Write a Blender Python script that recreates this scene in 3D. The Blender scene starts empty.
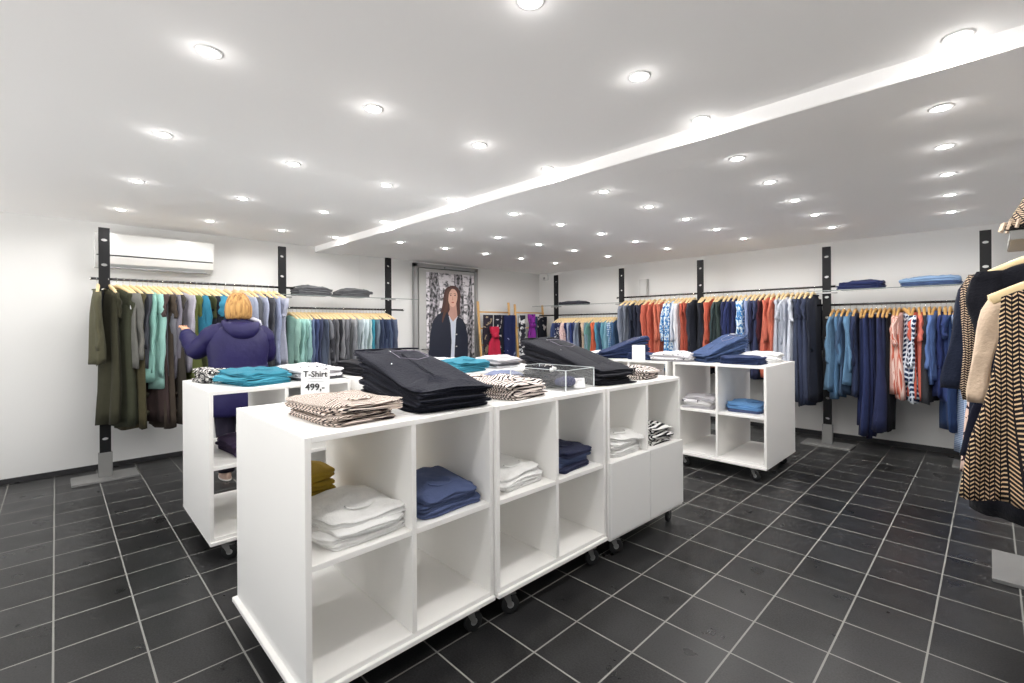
import bpy, bmesh, math, random
from math import sin, cos, pi, radians, sqrt, atan2
from mathutils import Vector, Matrix, noise

SC = bpy.context.scene
COL = SC.collection
R = random.Random(7)

# ------------------------------------------------------------------ basics
def lin(c):
    if isinstance(c, str):
        c = [int(c[i:i + 2], 16) / 255 for i in (0, 2, 4)]
    return tuple((x / 12.92 if x <= 0.04045 else ((x + 0.055) / 1.055) ** 2.4) for x in c) + (1.0,)

def mesh(name, verts, faces, mat=None, parent=None, smooth=True, loc=None, rot=None):
    me = bpy.data.meshes.new(name)
    me.from_pydata([tuple(v) for v in verts], [], faces)
    me.validate(clean_customdata=False)
    if smooth:
        me.polygons.foreach_set('use_smooth', [True] * len(me.polygons))
    if mat:
        me.materials.append(mat)
    o = bpy.data.objects.new(name, me)
    COL.objects.link(o)
    if parent: o.parent = parent
    if loc is not None: o.location = loc
    if rot is not None: o.rotation_euler = rot if hasattr(rot, '__len__') else (0, 0, rot)
    return o

def empty(name, loc=(0, 0, 0), rotz=0.0):
    o = bpy.data.objects.new(name, None)
    o.empty_display_size = 0.1
    COL.objects.link(o)
    o.location = loc
    o.rotation_euler = (0, 0, rotz)
    return o

LABELS = {}
def tag(o, label, cat, group=None, kind=None):
    o['label'] = label
    o['category'] = cat
    if group: o['group'] = group
    if kind: o['kind'] = kind
    LABELS.setdefault(label, []).append(o.name)
    return o

def struct(o, label=None, cat=None):
    o['kind'] = 'structure'
    if label:
        o['label'] = label; o['category'] = cat
    return o

class MB:
    """collects shapes into one mesh"""
    def __init__(s):
        s.v = []; s.f = []
    def add(s, v, f):
        n = len(s.v)
        s.v += [Vector(a) for a in v]
        s.f += [tuple(i + n for i in q) for q in f]
        return s
    def box(s, lo, hi, b=0.0):
        (x0, y0, z0), (x1, y1, z1) = lo, hi
        if b <= 0:
            v = [(x0, y0, z0), (x1, y0, z0), (x1, y1, z0), (x0, y1, z0), (x0, y0, z1), (x1, y0, z1), (x1, y1, z1), (x0, y1, z1)]
            f = [(3, 2, 1, 0), (4, 5, 6, 7), (0, 1, 5, 4), (1, 2, 6, 5), (2, 3, 7, 6), (3, 0, 4, 7)]
            return s.add(v, f)
        bm = bmesh.new()
        bmesh.ops.create_cube(bm, size=1)
        for vv in bm.verts:
            vv.co = Vector(((x0 + x1) / 2 + vv.co.x * (x1 - x0), (y0 + y1) / 2 + vv.co.y * (y1 - y0), (z0 + z1) / 2 + vv.co.z * (z1 - z0)))
        bmesh.ops.bevel(bm, geom=bm.edges[:], offset=b, segments=2, affect='EDGES')
        bm.verts.index_update()
        s.add([v.co.copy() for v in bm.verts], [tuple(v.index for v in f.verts) for f in bm.faces])
        bm.free()
        return s
    def tube(s, pts, r, n=10, flat=1.0, caps=True):
        """sweep; r number or list"""
        pts = [Vector(p) for p in pts]
        rs = r if isinstance(r, (list, tuple)) else [r] * len(pts)
        rings = []
        up = None
        for i, p in enumerate(pts):
            t = (pts[min(i + 1, len(pts) - 1)] - pts[max(i - 1, 0)]).normalized()
            if up is None:
                up = Vector((0, 0, 1)) if abs(t.z) < 0.9 else Vector((0, 1, 0))
            a = t.cross(up)
            if a.length < 1e-5: a = Vector((1, 0, 0))
            a.normalize(); b = a.cross(t).normalized(); up = b
            rings.append([p + a * cos(2 * pi * k / n) * rs[i] + b * sin(2 * pi * k / n) * rs[i] * flat for k in range(n)])
        return s.loft(rings, caps)
    def loft(s, rings, caps=True):
        n = len(rings[0]); v = [q for r_ in rings for q in r_]; f = []
        for i in range(len(rings) - 1):
            for k in range(n):
                k2 = (k + 1) % n
                f.append((i * n + k, i * n + k2, (i + 1) * n + k2, (i + 1) * n + k))
        if caps:
            f.append(tuple(range(n))[::-1]); f.append(tuple((len(rings) - 1) * n + k for k in range(n)))
        return s.add(v, f)
    def cyl(s, p0, p1, r, n=16):
        return s.tube([p0, p1], r, n)
    def build(s, name, mat, parent=None, smooth=False, loc=None, rot=None):
        o = mesh(name, s.v, s.f, mat, parent, smooth, loc, rot)
        return o

def box(name, lo, hi, mat, parent=None, b=0.0):
    return MB().box(lo, hi, b).build(name, mat, parent)

# ------------------------------------------------------------------ materials
def newmat(name):
    m = bpy.data.materials.new(name); m.use_nodes = True
    nt = m.node_tree
    return m, nt, nt.nodes, nt.links, nt.nodes['Principled BSDF']

def plain(name, col, rough=0.5, metal=0.0, spec=0.5, bump=0.0, bscale=40, var=0.0, vscale=3):
    m, nt, N, L, P = newmat(name)
    c = lin(col)
    P.inputs['Base Color'].default_value = c
    P.inputs['Roughness'].default_value = rough
    P.inputs['Metallic'].default_value = metal
    P.inputs['Specular IOR Level'].default_value = spec
    tc = N.new('ShaderNodeTexCoord')
    if bump:
        n = N.new('ShaderNodeTexNoise'); n.inputs['Scale'].default_value = bscale; n.inputs['Detail'].default_value = 4
        L.new(tc.outputs['Object'], n.inputs['Vector'])
        b = N.new('ShaderNodeBump'); b.inputs['Strength'].default_value = bump; b.inputs['Distance'].default_value = 0.01
        L.new(n.outputs['Fac'], b.inputs['Height']); L.new(b.outputs['Normal'], P.inputs['Normal'])
    if var:
        n = N.new('ShaderNodeTexNoise'); n.inputs['Scale'].default_value = vscale; n.inputs['Detail'].default_value = 5
        L.new(tc.outputs['Object'], n.inputs['Vector'])
        mx = N.new('ShaderNodeMix'); mx.data_type = 'RGBA'
        mx.inputs[6].default_value = tuple(x * (1 - var) for x in c[:3]) + (1,)
        mx.inputs[7].default_value = tuple(min(1, x * (1 + var)) for x in c[:3]) + (1,)
        L.new(n.outputs['Fac'], mx.inputs[0]); L.new(mx.outputs[2], P.inputs['Base Color'])
    return m

_F = {}
def fabric(col, bump=0.35, var=0.18):
    k = (col, bump, var)
    if k not in _F:
        rgb = [int(col[i:i + 2], 16) for i in (0, 2, 4)]; g_ = sum(rgb) / 3
        c2 = tuple((v * 0.86 + g_ * 0.14) * 0.97 / 255 for v in rgb)      # slightly washed dyes
        m = plain('fabric_' + col, c2, 0.92, 0, 0.15, bump, 90, var, 14)
        m.node_tree.nodes['Principled BSDF'].inputs['Sheen Weight'].default_value = 0.04
        _F[k] = m
    return _F[k]

def math_node(N, L, op, a, b=None, c=None):
    n = N.new('ShaderNodeMath'); n.operation = op
    for i, x in enumerate((a, b, c)):
        if x is None: continue
        if isinstance(x, (int, float)): n.inputs[i].default_value = x
        else: L.new(x, n.inputs[i])
    return n.outputs[0]

def two_tone(name, c1, c2, maker, rough=0.92, bump=0.25):
    """maker(N,L,x,y,z,vec)->fac socket (0=c1, 1=c2) in the object's own space"""
    m, nt, N, L, P = newmat(name)
    P.inputs['Roughness'].default_value = rough; P.inputs['Specular IOR Level'].default_value = 0.15
    tc = N.new('ShaderNodeTexCoord'); sp = N.new('ShaderNodeSeparateXYZ')
    L.new(tc.outputs['Object'], sp.inputs[0])
    fac = maker(N, L, sp.outputs[0], sp.outputs[1], sp.outputs[2], tc.outputs['Object'])
    mx = N.new('ShaderNodeMix'); mx.data_type = 'RGBA'
    mx.inputs[6].default_value = lin(c1); mx.inputs[7].default_value = lin(c2)
    L.new(fac, mx.inputs[0]); L.new(mx.outputs[2], P.inputs['Base Color'])
    n = N.new('ShaderNodeTexNoise'); n.inputs['Scale'].default_value = 90
    L.new(tc.outputs['Object'], n.inputs['Vector'])
    b = N.new('ShaderNodeBump'); b.inputs['Strength'].default_value = bump; b.inputs['Distance'].default_value = 0.008
    L.new(n.outputs['Fac'], b.inputs['Height']); L.new(b.outputs['Normal'], P.inputs['Normal'])
    return m

def m_stripes(period, duty, ax='xz'):
    def f(N, L, x, y, z, v):
        s = {'xz': lambda: math_node(N, L, 'ADD', x, z), 'yz': lambda: math_node(N, L, 'ADD', y, z), 'z': lambda: z,
             'x': lambda: x}[ax]()
        n = N.new('ShaderNodeTexNoise'); n.inputs['Scale'].default_value = 5; L.new(v, n.inputs['Vector'])
        s = math_node(N, L, 'ADD', s, math_node(N, L, 'MULTIPLY', n.outputs['Fac'], period * 0.9))
        fr = math_node(N, L, 'FRACT', math_node(N, L, 'DIVIDE', s, period))
        return math_node(N, L, 'LESS_THAN', fr, duty)
    return f
def m_chevron(colw, period, amp, duty):
    def f(N, L, x, y, z, v):
        h = math_node(N, L, 'ADD', x, math_node(N, L, 'MULTIPLY', y, 0.25))
        fr = math_node(N, L, 'FRACT', math_node(N, L, 'DIVIDE', h, colw))
        zig = math_node(N, L, 'MULTIPLY', math_node(N, L, 'ABSOLUTE', math_node(N, L, 'SUBTRACT', fr, 0.5)), amp)
        fz = math_node(N, L, 'FRACT', math_node(N, L, 'DIVIDE', math_node(N, L, 'ADD', z, zig), period))
        a = math_node(N, L, 'LESS_THAN', fz, duty)
        edge = math_node(N, L, 'LESS_THAN', math_node(N, L, 'ABSOLUTE', math_node(N, L, 'SUBTRACT', math_node(N, L, 'FRACT', math_node(N, L, 'MULTIPLY', fr, 2.0)), 0.5)), 0.40)
        return math_node(N, L, 'MULTIPLY', a, edge)
    return f
def m_spots(scale, thr):
    def f(N, L, x, y, z, v):
        n = N.new('ShaderNodeTexVoronoi'); n.inputs['Scale'].default_value = scale; L.new(v, n.inputs['Vector'])
        return math_node(N, L, 'LESS_THAN', n.outputs['Distance'], thr)
    return f
def m_blotch(scale, thr, stretch=1.0):
    def f(N, L, x, y, z, v):
        mp = N.new('ShaderNodeMapping'); mp.inputs['Scale'].default_value = (1, 1, stretch); L.new(v, mp.inputs['Vector'])
        n = N.new('ShaderNodeTexNoise'); n.inputs['Scale'].default_value = scale; n.inputs['Detail'].default_value = 3
        L.new(mp.outputs[0], n.inputs['Vector'])
        return math_node(N, L, 'GREATER_THAN', n.outputs['Fac'], thr)
    return f
def m_check(period, duty):
    def f(N, L, x, y, z, v):
        h = math_node(N, L, 'ADD', x, y)
        a = math_node(N, L, 'LESS_THAN', math_node(N, L, 'FRACT', math_node(N, L, 'DIVIDE', h, period)), duty)
        b = math_node(N, L, 'LESS_THAN', math_node(N, L, 'FRACT', math_node(N, L, 'DIVIDE', z, period)), duty)
        return math_node(N, L, 'MAXIMUM', a, b)
    return f

white_paint = plain('white_painted_wood', 'F0EFED', 0.45, 0, 0.4, 0.04, 25)
door_paint = plain('light_grey_cabinet_front', 'E8E8E7', 0.4, 0, 0.4, 0.03, 20)
wall_mat = plain('white_wall_paint', 'DEDEDD', 0.85, 0, 0.2, 0.03, 60)
ceil_mat = plain('white_ceiling_paint', 'F5F4F4', 0.9, 0, 0.2, 0.02, 30)
black_metal = plain('black_powder_coated_steel', '0F0F12', 0.6, 0.0, 0.25)
steel = plain('brushed_steel', '9B9B9A', 0.38, 0.85, 0.5, 0.05, 120)
steel_plain = plain('grey_painted_steel', '8F8F8E', 0.45, 0.35, 0.5, 0.05, 60, 0.1, 4)
rail_mat = plain('dark_chrome_rail', '4A4A4C', 0.25, 0.9)
chrome = plain('chrome', 'D8D8D8', 0.15, 1.0)
rubber = plain('black_rubber', '17181A', 0.55)
wheel_hub = plain('grey_wheel_hub', 'A7A8AA', 0.4, 0.2)
hanger_wood = plain('pale_hanger_wood', 'E3CA9C', 0.5, 0, 0.4, 0.05, 60, 0.12, 20)
hanger_tan = plain('tan_hanger_wood', 'C49A5E', 0.5, 0, 0.4, 0.05, 60, 0.12, 20)
ladder_wood = plain('pale_ladder_wood', 'CFA56C', 0.55, 0, 0.4, 0.05, 40, 0.12, 9)
paper = plain('white_card', 'F2F3F5', 0.6)
ink = plain('dark_ink', '2A2A2C', 0.7)
faint_ink = plain('faint_grey_ink', 'A9ABB0', 0.7)
skirting_mat = plain('dark_skirting', '2B2B2D', 0.5)
plastic_white = plain('white_glossy_plastic', 'DEDEDD', 0.18, 0, 0.5)
plastic_grey = plain('grey_plastic', '8E9092', 0.45)
frame_grey = plain('grey_door_frame', '9A9A9A', 0.4, 0.1)
skin = plain('skin', 'D6A184', 0.55, 0, 0.4, 0.05, 60, 0.06, 8)

def glass_mat():
    m, nt, N, L, P = newmat('clear_acrylic')
    P.inputs['Base Color'].default_value = (0.93, 0.96, 0.96, 1)
    P.inputs['Roughness'].default_value = 0.02
    P.inputs['Alpha'].default_value = 0.05
    P.inputs['Specular IOR Level'].default_value = 0.6
    return m
acrylic = glass_mat()
acrylic_edge = plain('bright_acrylic_edge', 'D9DFE2', 0.2)
shelf_edge = plain('grey_green_glass_edge', '7F8785', 0.15, 0, 0.7)

def floor_material():
    m, nt, N, L, P = newmat('charcoal_floor_tiles')
    tc = N.new('ShaderNodeTexCoord'); sp = N.new('ShaderNodeSeparateXYZ'); L.new(tc.outputs['Object'], sp.inputs[0])
    T = 0.3003; g = 0.0075
    def line(s, off):
        fr = math_node(N, L, 'FRACT', math_node(N, L, 'DIVIDE', math_node(N, L, 'SUBTRACT', s, off - g / 2 - 300 * T), T))
        return math_node(N, L, 'LESS_THAN', fr, g / T)
    grout = math_node(N, L, 'MAXIMUM', line(sp.outputs[0], -1.6978), line(sp.outputs[1], 1.4875))
    # tile ids
    def fl(s, off): return math_node(N, L, 'FLOOR', math_node(N, L, 'DIVIDE', math_node(N, L, 'SUBTRACT', s, off), T))
    cb = N.new('ShaderNodeCombineXYZ'); L.new(fl(sp.outputs[0], -1.6978), cb.inputs[0]); L.new(fl(sp.outputs[1], 1.4875), cb.inputs[1])
    wn = N.new('ShaderNodeTexWhiteNoise'); wn.noise_dimensions = '3D'; L.new(cb.outputs[0], wn.inputs['Vector'])
    sp1 = N.new('ShaderNodeTexNoise'); sp1.inputs['Scale'].default_value = 130; sp1.inputs['Detail'].default_value = 2; L.new(tc.outputs['Object'], sp1.inputs['Vector'])
    sp2 = N.new('ShaderNodeTexNoise'); sp2.inputs['Scale'].default_value = 5; sp2.inputs['Detail'].default_value = 6; L.new(tc.outputs['Object'], sp2.inputs['Vector'])
    f = math_node(N, L, 'ADD', math_node(N, L, 'MULTIPLY', wn.outputs['Value'], 0.35), math_node(N, L, 'ADD', math_node(N, L, 'MULTIPLY', sp1.outputs['Fac'], 0.9), math_node(N, L, 'MULTIPLY', sp2.outputs['Fac'], 0.4)))
    cr = N.new('ShaderNodeValToRGB'); L.new(f, cr.inputs[0])
    cr.color_ramp.elements[0].position = 0.45; cr.color_ramp.elements[0].color = lin('0C0C0D')
    cr.color_ramp.elements[1].position = 1.15 - 0.15; cr.color_ramp.elements[1].color = lin('303031')
    mx = N.new('ShaderNodeMix'); mx.data_type = 'RGBA'; L.new(grout, mx.inputs[0]); L.new(cr.outputs[0], mx.inputs[6]); mx.inputs[7].default_value = lin('8A8A86')
    L.new(mx.outputs[2], P.inputs['Base Color'])
    r = math_node(N, L, 'ADD', math_node(N, L, 'MULTIPLY', sp2.outputs['Fac'], 0.22), 0.20)
    r = math_node(N, L, 'MAXIMUM', r, math_node(N, L, 'MULTIPLY', grout, 0.8))
    L.new(r, P.inputs['Roughness']); P.inputs['Specular IOR Level'].default_value = 0.25
    b = N.new('ShaderNodeBump'); b.inputs['Strength'].default_value = 0.35; b.inputs['Distance'].default_value = 0.004
    h = math_node(N, L, 'SUBTRACT', math_node(N, L, 'MULTIPLY', sp1.outputs['Fac'], 0.15), grout)
    L.new(h, b.inputs['Height']); L.new(b.outputs['Normal'], P.inputs['Normal'])
    return m

# ------------------------------------------------------------------ room
XL, XR, YB, YF = -6.32, 0.85, 6.95, -3.0
ZH, ZU, ZF = 2.495, 2.42, 2.44
BY0, BY1 = 2.49, 2.86
def quad_slab(name, lo, hi, mat): return struct(box(name, lo, hi, mat))
quad_slab('floor', (XL - 0.1, YF, -0.08), (XR + 0.1, YB + 0.1, 0.0), floor_material())
quad_slab('wall_left', (XL - 0.1, YF, 0), (XL, YB, 2.7), wall_mat)
quad_slab('wall_back', (XL - 0.1, YB, 0), (XR + 0.1, YB + 0.1, 2.7), wall_mat)
quad_slab('wall_right', (XR, YF, 0), (XR + 0.1, YB, 2.7), wall_mat)
mb = MB(); mb.box((XL, YF, ZH), (XR, BY0, ZH + 0.1)); mb.box((XL, BY1, ZF), (XR, YB, ZF + 0.15))
struct(mb.build('ceiling', ceil_mat))
struct(MB().box((XL, BY0, ZU), (XR, BY1, ZU + 0.25), 0.004).build('trim_1', ceil_mat), 'white boxed ceiling beam across the room', 'beam')
quad_slab('baseboard_left', (XL, YF, 0), (XL + 0.014, YB, 0.045), skirting_mat)
quad_slab('baseboard_back', (XL, YB - 0.014, 0), (XR, YB, 0.055), skirting_mat)
# shallow pilaster where the beam meets the left wall
struct(MB().box((XL, 3.12, 0), (XL + 0.006, 3.86, ZF + 0.01), 0.003).build('trim_2', wall_mat), 'shallow white pier on the left wall under the beam end', 'pier')

# ------------------------------------------------------------------ ordinals
ORD = ['first', 'second', 'third', 'fourth', 'fifth', 'sixth', 'seventh', 'eighth', 'ninth', 'tenth', 'eleventh', 'twelfth', 'thirteenth',
       'fourteenth', 'fifteenth', 'sixteenth', 'seventeenth', 'eighteenth', 'nineteenth', 'twentieth', 'twenty-first', 'twenty-second',
       'twenty-third', 'twenty-fourth', 'twenty-fifth', 'twenty-sixth', 'twenty-seventh', 'twenty-eighth', 'twenty-ninth', 'thirtieth',
       'thirty-first', 'thirty-second', 'thirty-third', 'thirty-fourth']

# ------------------------------------------------------------------ downlights
def emis(name, col, s):
    m = bpy.data.materials.new(name); m.use_nodes = True
    P = m.node_tree.nodes['Principled BSDF']
    P.inputs['Base Color'].default_value = (0.9, 0.9, 0.9, 1)
    P.inputs['Emission Color'].default_value = lin(col); P.inputs['Emission Strength'].default_value = s
    return m
lamp_glow = emis('lamp_glow', 'FFFDF8', 28)
rim_white = plain('white_downlight_rim', 'EDEDED', 0.35)
rim_dark = plain('grey_lamp_cup', '77777A', 0.3, 0.4)
def ring(mb, r0, r1, z0, z1, n=28):
    v = []; f = []
    for k in range(n):
        a = 2 * pi * k / n
        for (r_, z_) in ((r0, z0), (r1, z0), (r1, z1), (r0, z1)):
            v.append((r_ * cos(a), r_ * sin(a), z_))
    for k in range(n):
        a = k * 4; b = ((k + 1) % n) * 4
        for j in range(4):
            f.append((a + j, b + j, b + (j + 1) % 4, a + (j + 1) % 4))
    mb.add(v, f)
_dl = None
ROWS_H = {0.43: 'row farthest from the beam', 1.12: 'second row before the beam', 1.80: 'third row before the beam', 2.41: 'row hugging the beam'}
SPOT = bpy.data.lights.new('downlight_beam', 'SPOT')
SPOT.energy = 15.5; SPOT.spot_size = radians(176); SPOT.spot_blend = 0.35; SPOT.shadow_soft_size = 0.05; SPOT.color = (1.0, 0.975, 0.945)
GLOW = bpy.data.lights.new('bulb_spill', 'POINT')
GLOW.energy = 0.22; GLOW.shadow_soft_size = 0.02; GLOW.color = (1.0, 0.975, 0.945)
def downlight(x, y, z, label, grp):
    global _dl
    if _dl is None:
        root = empty('downlight', (x, y, z))
        mb = MB(); ring(mb, 0.034, 0.047, -0.005, 0.0005); mb.build('rim', rim_white, root, True)
        mb = MB(); ring(mb, 0.030, 0.034, -0.003, 0.0002); mb.build('lamp_cup', rim_dark, root, True)
        n = 24; v = [(0, 0, -0.0105)] + [(0.030 * cos(2 * pi * k / n), 0.030 * sin(2 * pi * k / n), -0.002) for k in range(n)]
        v += [(0.021 * cos(2 * pi * k / n), 0.021 * sin(2 * pi * k / n), -0.0085) for k in range(n)]
        f = [(0, 1 + n + (k + 1) % n, 1 + n + k) for k in range(n)] + [(1 + n + k, 1 + n + (k + 1) % n, 1 + (k + 1) % n, 1 + k) for k in range(n)]
        mesh('bulb', v, f, lamp_glow, root, True)
        _dl = root
    else:
        root = _dl.copy(); COL.objects.link(root); root.location = (x, y, z)
        for c in list(_dl.children):
            if c.type != 'MESH': continue
            d = c.copy(); COL.objects.link(d); d.parent = root
    tag(root, label, 'ceiling light', grp)
    lo = bpy.data.objects.new('downlight_beam', SPOT); COL.objects.link(lo); lo.location = (x, y, z - 0.02)
    lg = bpy.data.objects.new('bulb_spill', GLOW); COL.objects.link(lg); lg.location = (x, y, z - 0.045)
colH = [-5.49, -4.34, -3.19, -2.11, -1.05, -0.08]
for y in (0.43, 1.12, 1.80, 2.41):
    for i, x in enumerate(colH):
        if i == 5 and y < 2: continue
        downlight(x, y, ZH, 'small recessed spotlight, %s from the left wall, in the %s' % (ORD[i], ROWS_H[y]), 'spotlights in the near ceiling')
for y in (-0.4, -1.3):  # unseen spotlights, kept for the light they add to the room
    for i, x in enumerate((-5.0, -3.0, -1.0)):
        downlight(x, y, ZH, 'small unseen recessed spotlight near the shopfront, %s from the left wall, %s row' % (ORD[i], 'inner' if y > -1 else 'outer'), 'unseen spotlights near the shopfront')
ROWS_F = {2.99: 'first row beyond the beam', 3.66: 'second row beyond the beam', 4.36: 'third row beyond the beam', 5.08: 'fourth row beyond the beam', 5.88: 'last row before the back wall'}
for y in ROWS_F:
    for i, x in enumerate((-4.99, -3.97, -3.03, -2.05, -1.12, -0.2)):
        downlight(x - (0.03 * (y - 4.4) if i > 3 else 0), y, ZF, 'small recessed spotlight, %s from the left wall, in the %s' % (ORD[i], ROWS_F[y]), 'spotlights in the far ceiling')

# ------------------------------------------------------------------ rack posts
def post(loc, along_y, h, label, brackets=(), plate=True, rotbr=1):
    """post with through holes; local X = out from the wall, local Y along the rail"""
    root = empty('rack_post', loc, 0 if along_y else pi / 2)
    pm = MB(); hx, hy = 0.016, 0.041; NP = 16; z0 = 0.24; seg = 0.236; zt = h
    def face_seg(za, zb, cz, ry, rz):
        q = []
        for sx_ in (-1, 1):
            q.append([(sx_ * hx, ry * cos(2 * pi * k / NP), cz + rz * sin(2 * pi * k / NP)) for k in range(NP)])
            pr_ = []
            for k in range(NP):
                c_, s_ = cos(2 * pi * k / NP), sin(2 * pi * k / NP); m_ = max(abs(c_), abs(s_))
                yy, zz = c_ / m_, s_ / m_
                pr_.append((sx_ * hx, yy * hy, cz + (zz * (zb - cz) if zz > 0 else zz * (cz - za))))
            q.append(pr_)
        v = [p_ for r_ in q for p_ in r_]; f = []
        for k in range(NP):
            k2 = (k + 1) % NP
            f.append((k, k2, NP + k2, NP + k)); f.append((3 * NP + k, 3 * NP + k2, 2 * NP + k2, 2 * NP + k)); f.append((2 * NP + k, 2 * NP + k2, k2, k))
        pm.add(v, f)
        for sy_ in (-1, 1):
            pm.add([(-hx, sy_ * hy, za), (hx, sy_ * hy, za), (hx, sy_ * hy, zb), (-hx, sy_ * hy, zb)], [(0, 1, 2, 3) if sy_ < 0 else (3, 2, 1, 0)])
    top_ = zt
    cz = zt - 0.115
    while True:
        zb_ = top_; za_ = cz - 0.118
        if za_ < 0.42: za_ = z0
        face_seg(za_, zb_, cz, 0.023, 0.0145)
        if za_ == z0: break
        top_ = za_; cz -= seg
    pm.add([(-hx, -hy, zt), (hx, -hy, zt), (hx, hy, zt), (-hx, hy, zt)], [(0, 1, 2, 3)])
    pole = pm.build('pole', black_metal, root)
    MB().box((-0.026, -0.051, 0.018), (0.026, 0.051, 0.245), 0.003).build('foot_sleeve', steel_plain, root)
    if plate:
        MB().box((-0.16, -0.24, 0.0), (0.16, 0.24, 0.018), 0.003).build('base_plate', steel_plain, root)
    for (zb, s0, s1) in brackets:   # short arms under the glass shelves
        MB().box((-0.030, s0, zb - 0.012), (-0.0165, s1, zb + 0.006), 0.002).box((0.0165, s0, zb - 0.012), (0.030, s1, zb + 0.006), 0.002).build('bracket', steel, root)
    tag(root, label, 'clothes rack', 'black drilled clothes rack posts')
    return root
PX = -5.88
post((PX, 0.334, 0), True, 2.375, 'black drilled rack post on a grey foot plate, left of the air conditioner')
post((PX, 1.93, 0), True, 2.375, 'black rack post on the left wall just right of the blonde shopper', [(1.78, -0.1, 0.1)])
post((PX, 3.33, 0), True, 2.375, 'black rack post on the left wall between the grey jumpers and the poster door', [(1.80, -0.1, 0.1)])
PY = 6.45
post((-5.46, PY, 0), False, 2.315, 'black rack post in the far corner beside the scarf ladders', [(1.75, -0.1, 0.1)])
post((-4.10, PY, 0), False, 2.315, 'second black rack post from the far corner, just left of the grey wall box', [(1.75, -0.1, 0.1)])
post((-2.83, PY, 0), False, 2.315, 'third black rack post from the far corner, amid orange and navy clothes')
post((-1.335, PY, 0), False, 2.315, 'black rack post with a grey foot left of the blue clothes on the back wall', [(1.78, -0.1, 0.1)])
post((-0.03, PY, 0), False, 2.315, 'rightmost black post on the back wall, behind the chevron coats')
post((0.16, 3.92, 0), True, 2.36, 'black rack post at the right edge of the photo, amid the chevron knits')

def rail(p0, p1, z, label, r=0.0125):
    root = MB().cyl(p0 + (z,), p1 + (z,), r, 14).build('clothes_rail', rail_mat, None, True)
    tag(root, label, 'clothes rail', 'steel clothes rails')
    for p in (p0, p1):
        d = (Vector(p1) - Vector(p0)).normalized() * 0.008 * (1 if p == p1 else -1)
        MB().cyl(p + (z,), (p[0] + d.x, p[1] + d.y, z), r * 1.35, 14).build('end_cap', chrome, root, True)
    return root
rail((PX, 0.24), (PX, 2.08), 1.89, 'long dark steel rail behind the blonde shopper')
rail((PX, 1.84), (PX, 3.56), 1.65, 'dark steel rail under the shelf of grey jumpers')
rail((-5.86, PY), (-4.02, PY), 1.595, 'dark steel rail with mixed tops in the far corner')
rail((-4.18, PY), (-2.75, PY), 1.85, 'dark steel rail left of the third back post')
rail((-2.92, PY), (-1.25, PY), 1.85, 'dark steel rail right of the third back post')
rail((-1.55, PY), (0.1, PY), 1.635, 'steel rail of blue and coral clothes under the denim shelf')
rail((0.2, 2.76), (0.2, 4.1), 1.78, 'steel rail of dark coats in front of the rightmost post')
rail((0.2, 1.2), (0.2, 2.74), 1.65, 'nearest steel rail carrying the long chevron dress')

def shelf(lo, hi, z, label):
    o = MB().box(lo + (z,), hi + (z + 0.009,), 0.001).build('glass_shelf', acrylic)
    t = 0.003
    MB().box((lo[0], lo[1], z), (hi[0], lo[1] - t, z + 0.009)).box((hi[0], lo[1], z), (hi[0] + t, hi[1], z + 0.009)).build('polished_edge', shelf_edge, o)
    return tag(o, label, 'shelf', 'glass shelves')
shelf((PX - 0.2, 1.84), (PX + 0.16, 3.72), 1.795, 'glass shelf holding two piles of grey jumpers')
shelf((-5.9, PY - 0.16), (-4.02, PY + 0.2), 1.758, 'glass shelf with one dark garment in the far corner')
shelf((-1.5, PY - 0.16), (0.0, PY + 0.2), 1.79, 'glass shelf with folded navy and denim on the back wall')

# ------------------------------------------------------------------ wall fittings
ac = empty('air_conditioner', (XL, 0.78, 2.03))
mbx = MB()
prof = [(0.0, 0.0), (0.10, 0.0), (0.17, 0.04), (0.20, 0.10), (0.205, 0.33), (0.19, 0.345), (0.0, 0.345)]
mbx.loft([[(p[0], y, p[1]) for p in prof] for y in (-0.5, 0.5)])
mbx.build('casing', plastic_white, ac)
MB().box((0.203, -0.49, 0.125), (0.212, 0.49, 0.335), 0.004).build('front_panel', plastic_white, ac)
MB().box((0.196, -0.49, 0.112), (0.207, 0.49, 0.122)).build('air_gap', ink, ac)
MB().box((0.12, -0.44, -0.004), (0.185, 0.44, 0.006)).build('louvre', plastic_grey, ac)
tag(ac, 'long white wall air conditioner behind the leftmost rack post', 'air conditioner')
eb = MB().box((-3.98 - 0.06, YB - 0.07, 1.88), (-3.98 + 0.08, YB, 2.16), 0.004).build('wall_box', plain('grey_box', 'BEBEBE', 0.5))
MB().box((-3.98 - 0.05, YB - 0.075, 1.89), (-3.98 + 0.07, YB - 0.068, 2.15), 0.002).build('lid', plain('grey_lid', 'C2C2C2', 0.5), eb)
tag(eb, 'small grey rectangular box high on the back wall', 'wall box')
sn = MB().box((-6.2, YB - 0.07, 2.30), (-6.06, YB, 2.41), 0.01).build('motion_sensor', plastic_white)
MB().box((-6.15, YB - 0.078, 2.315), (-6.10, YB - 0.068, 2.36), 0.003).build('lens', plastic_grey, sn)
tag(sn, 'small white sensor box high in the far corner', 'sensor')

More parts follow.
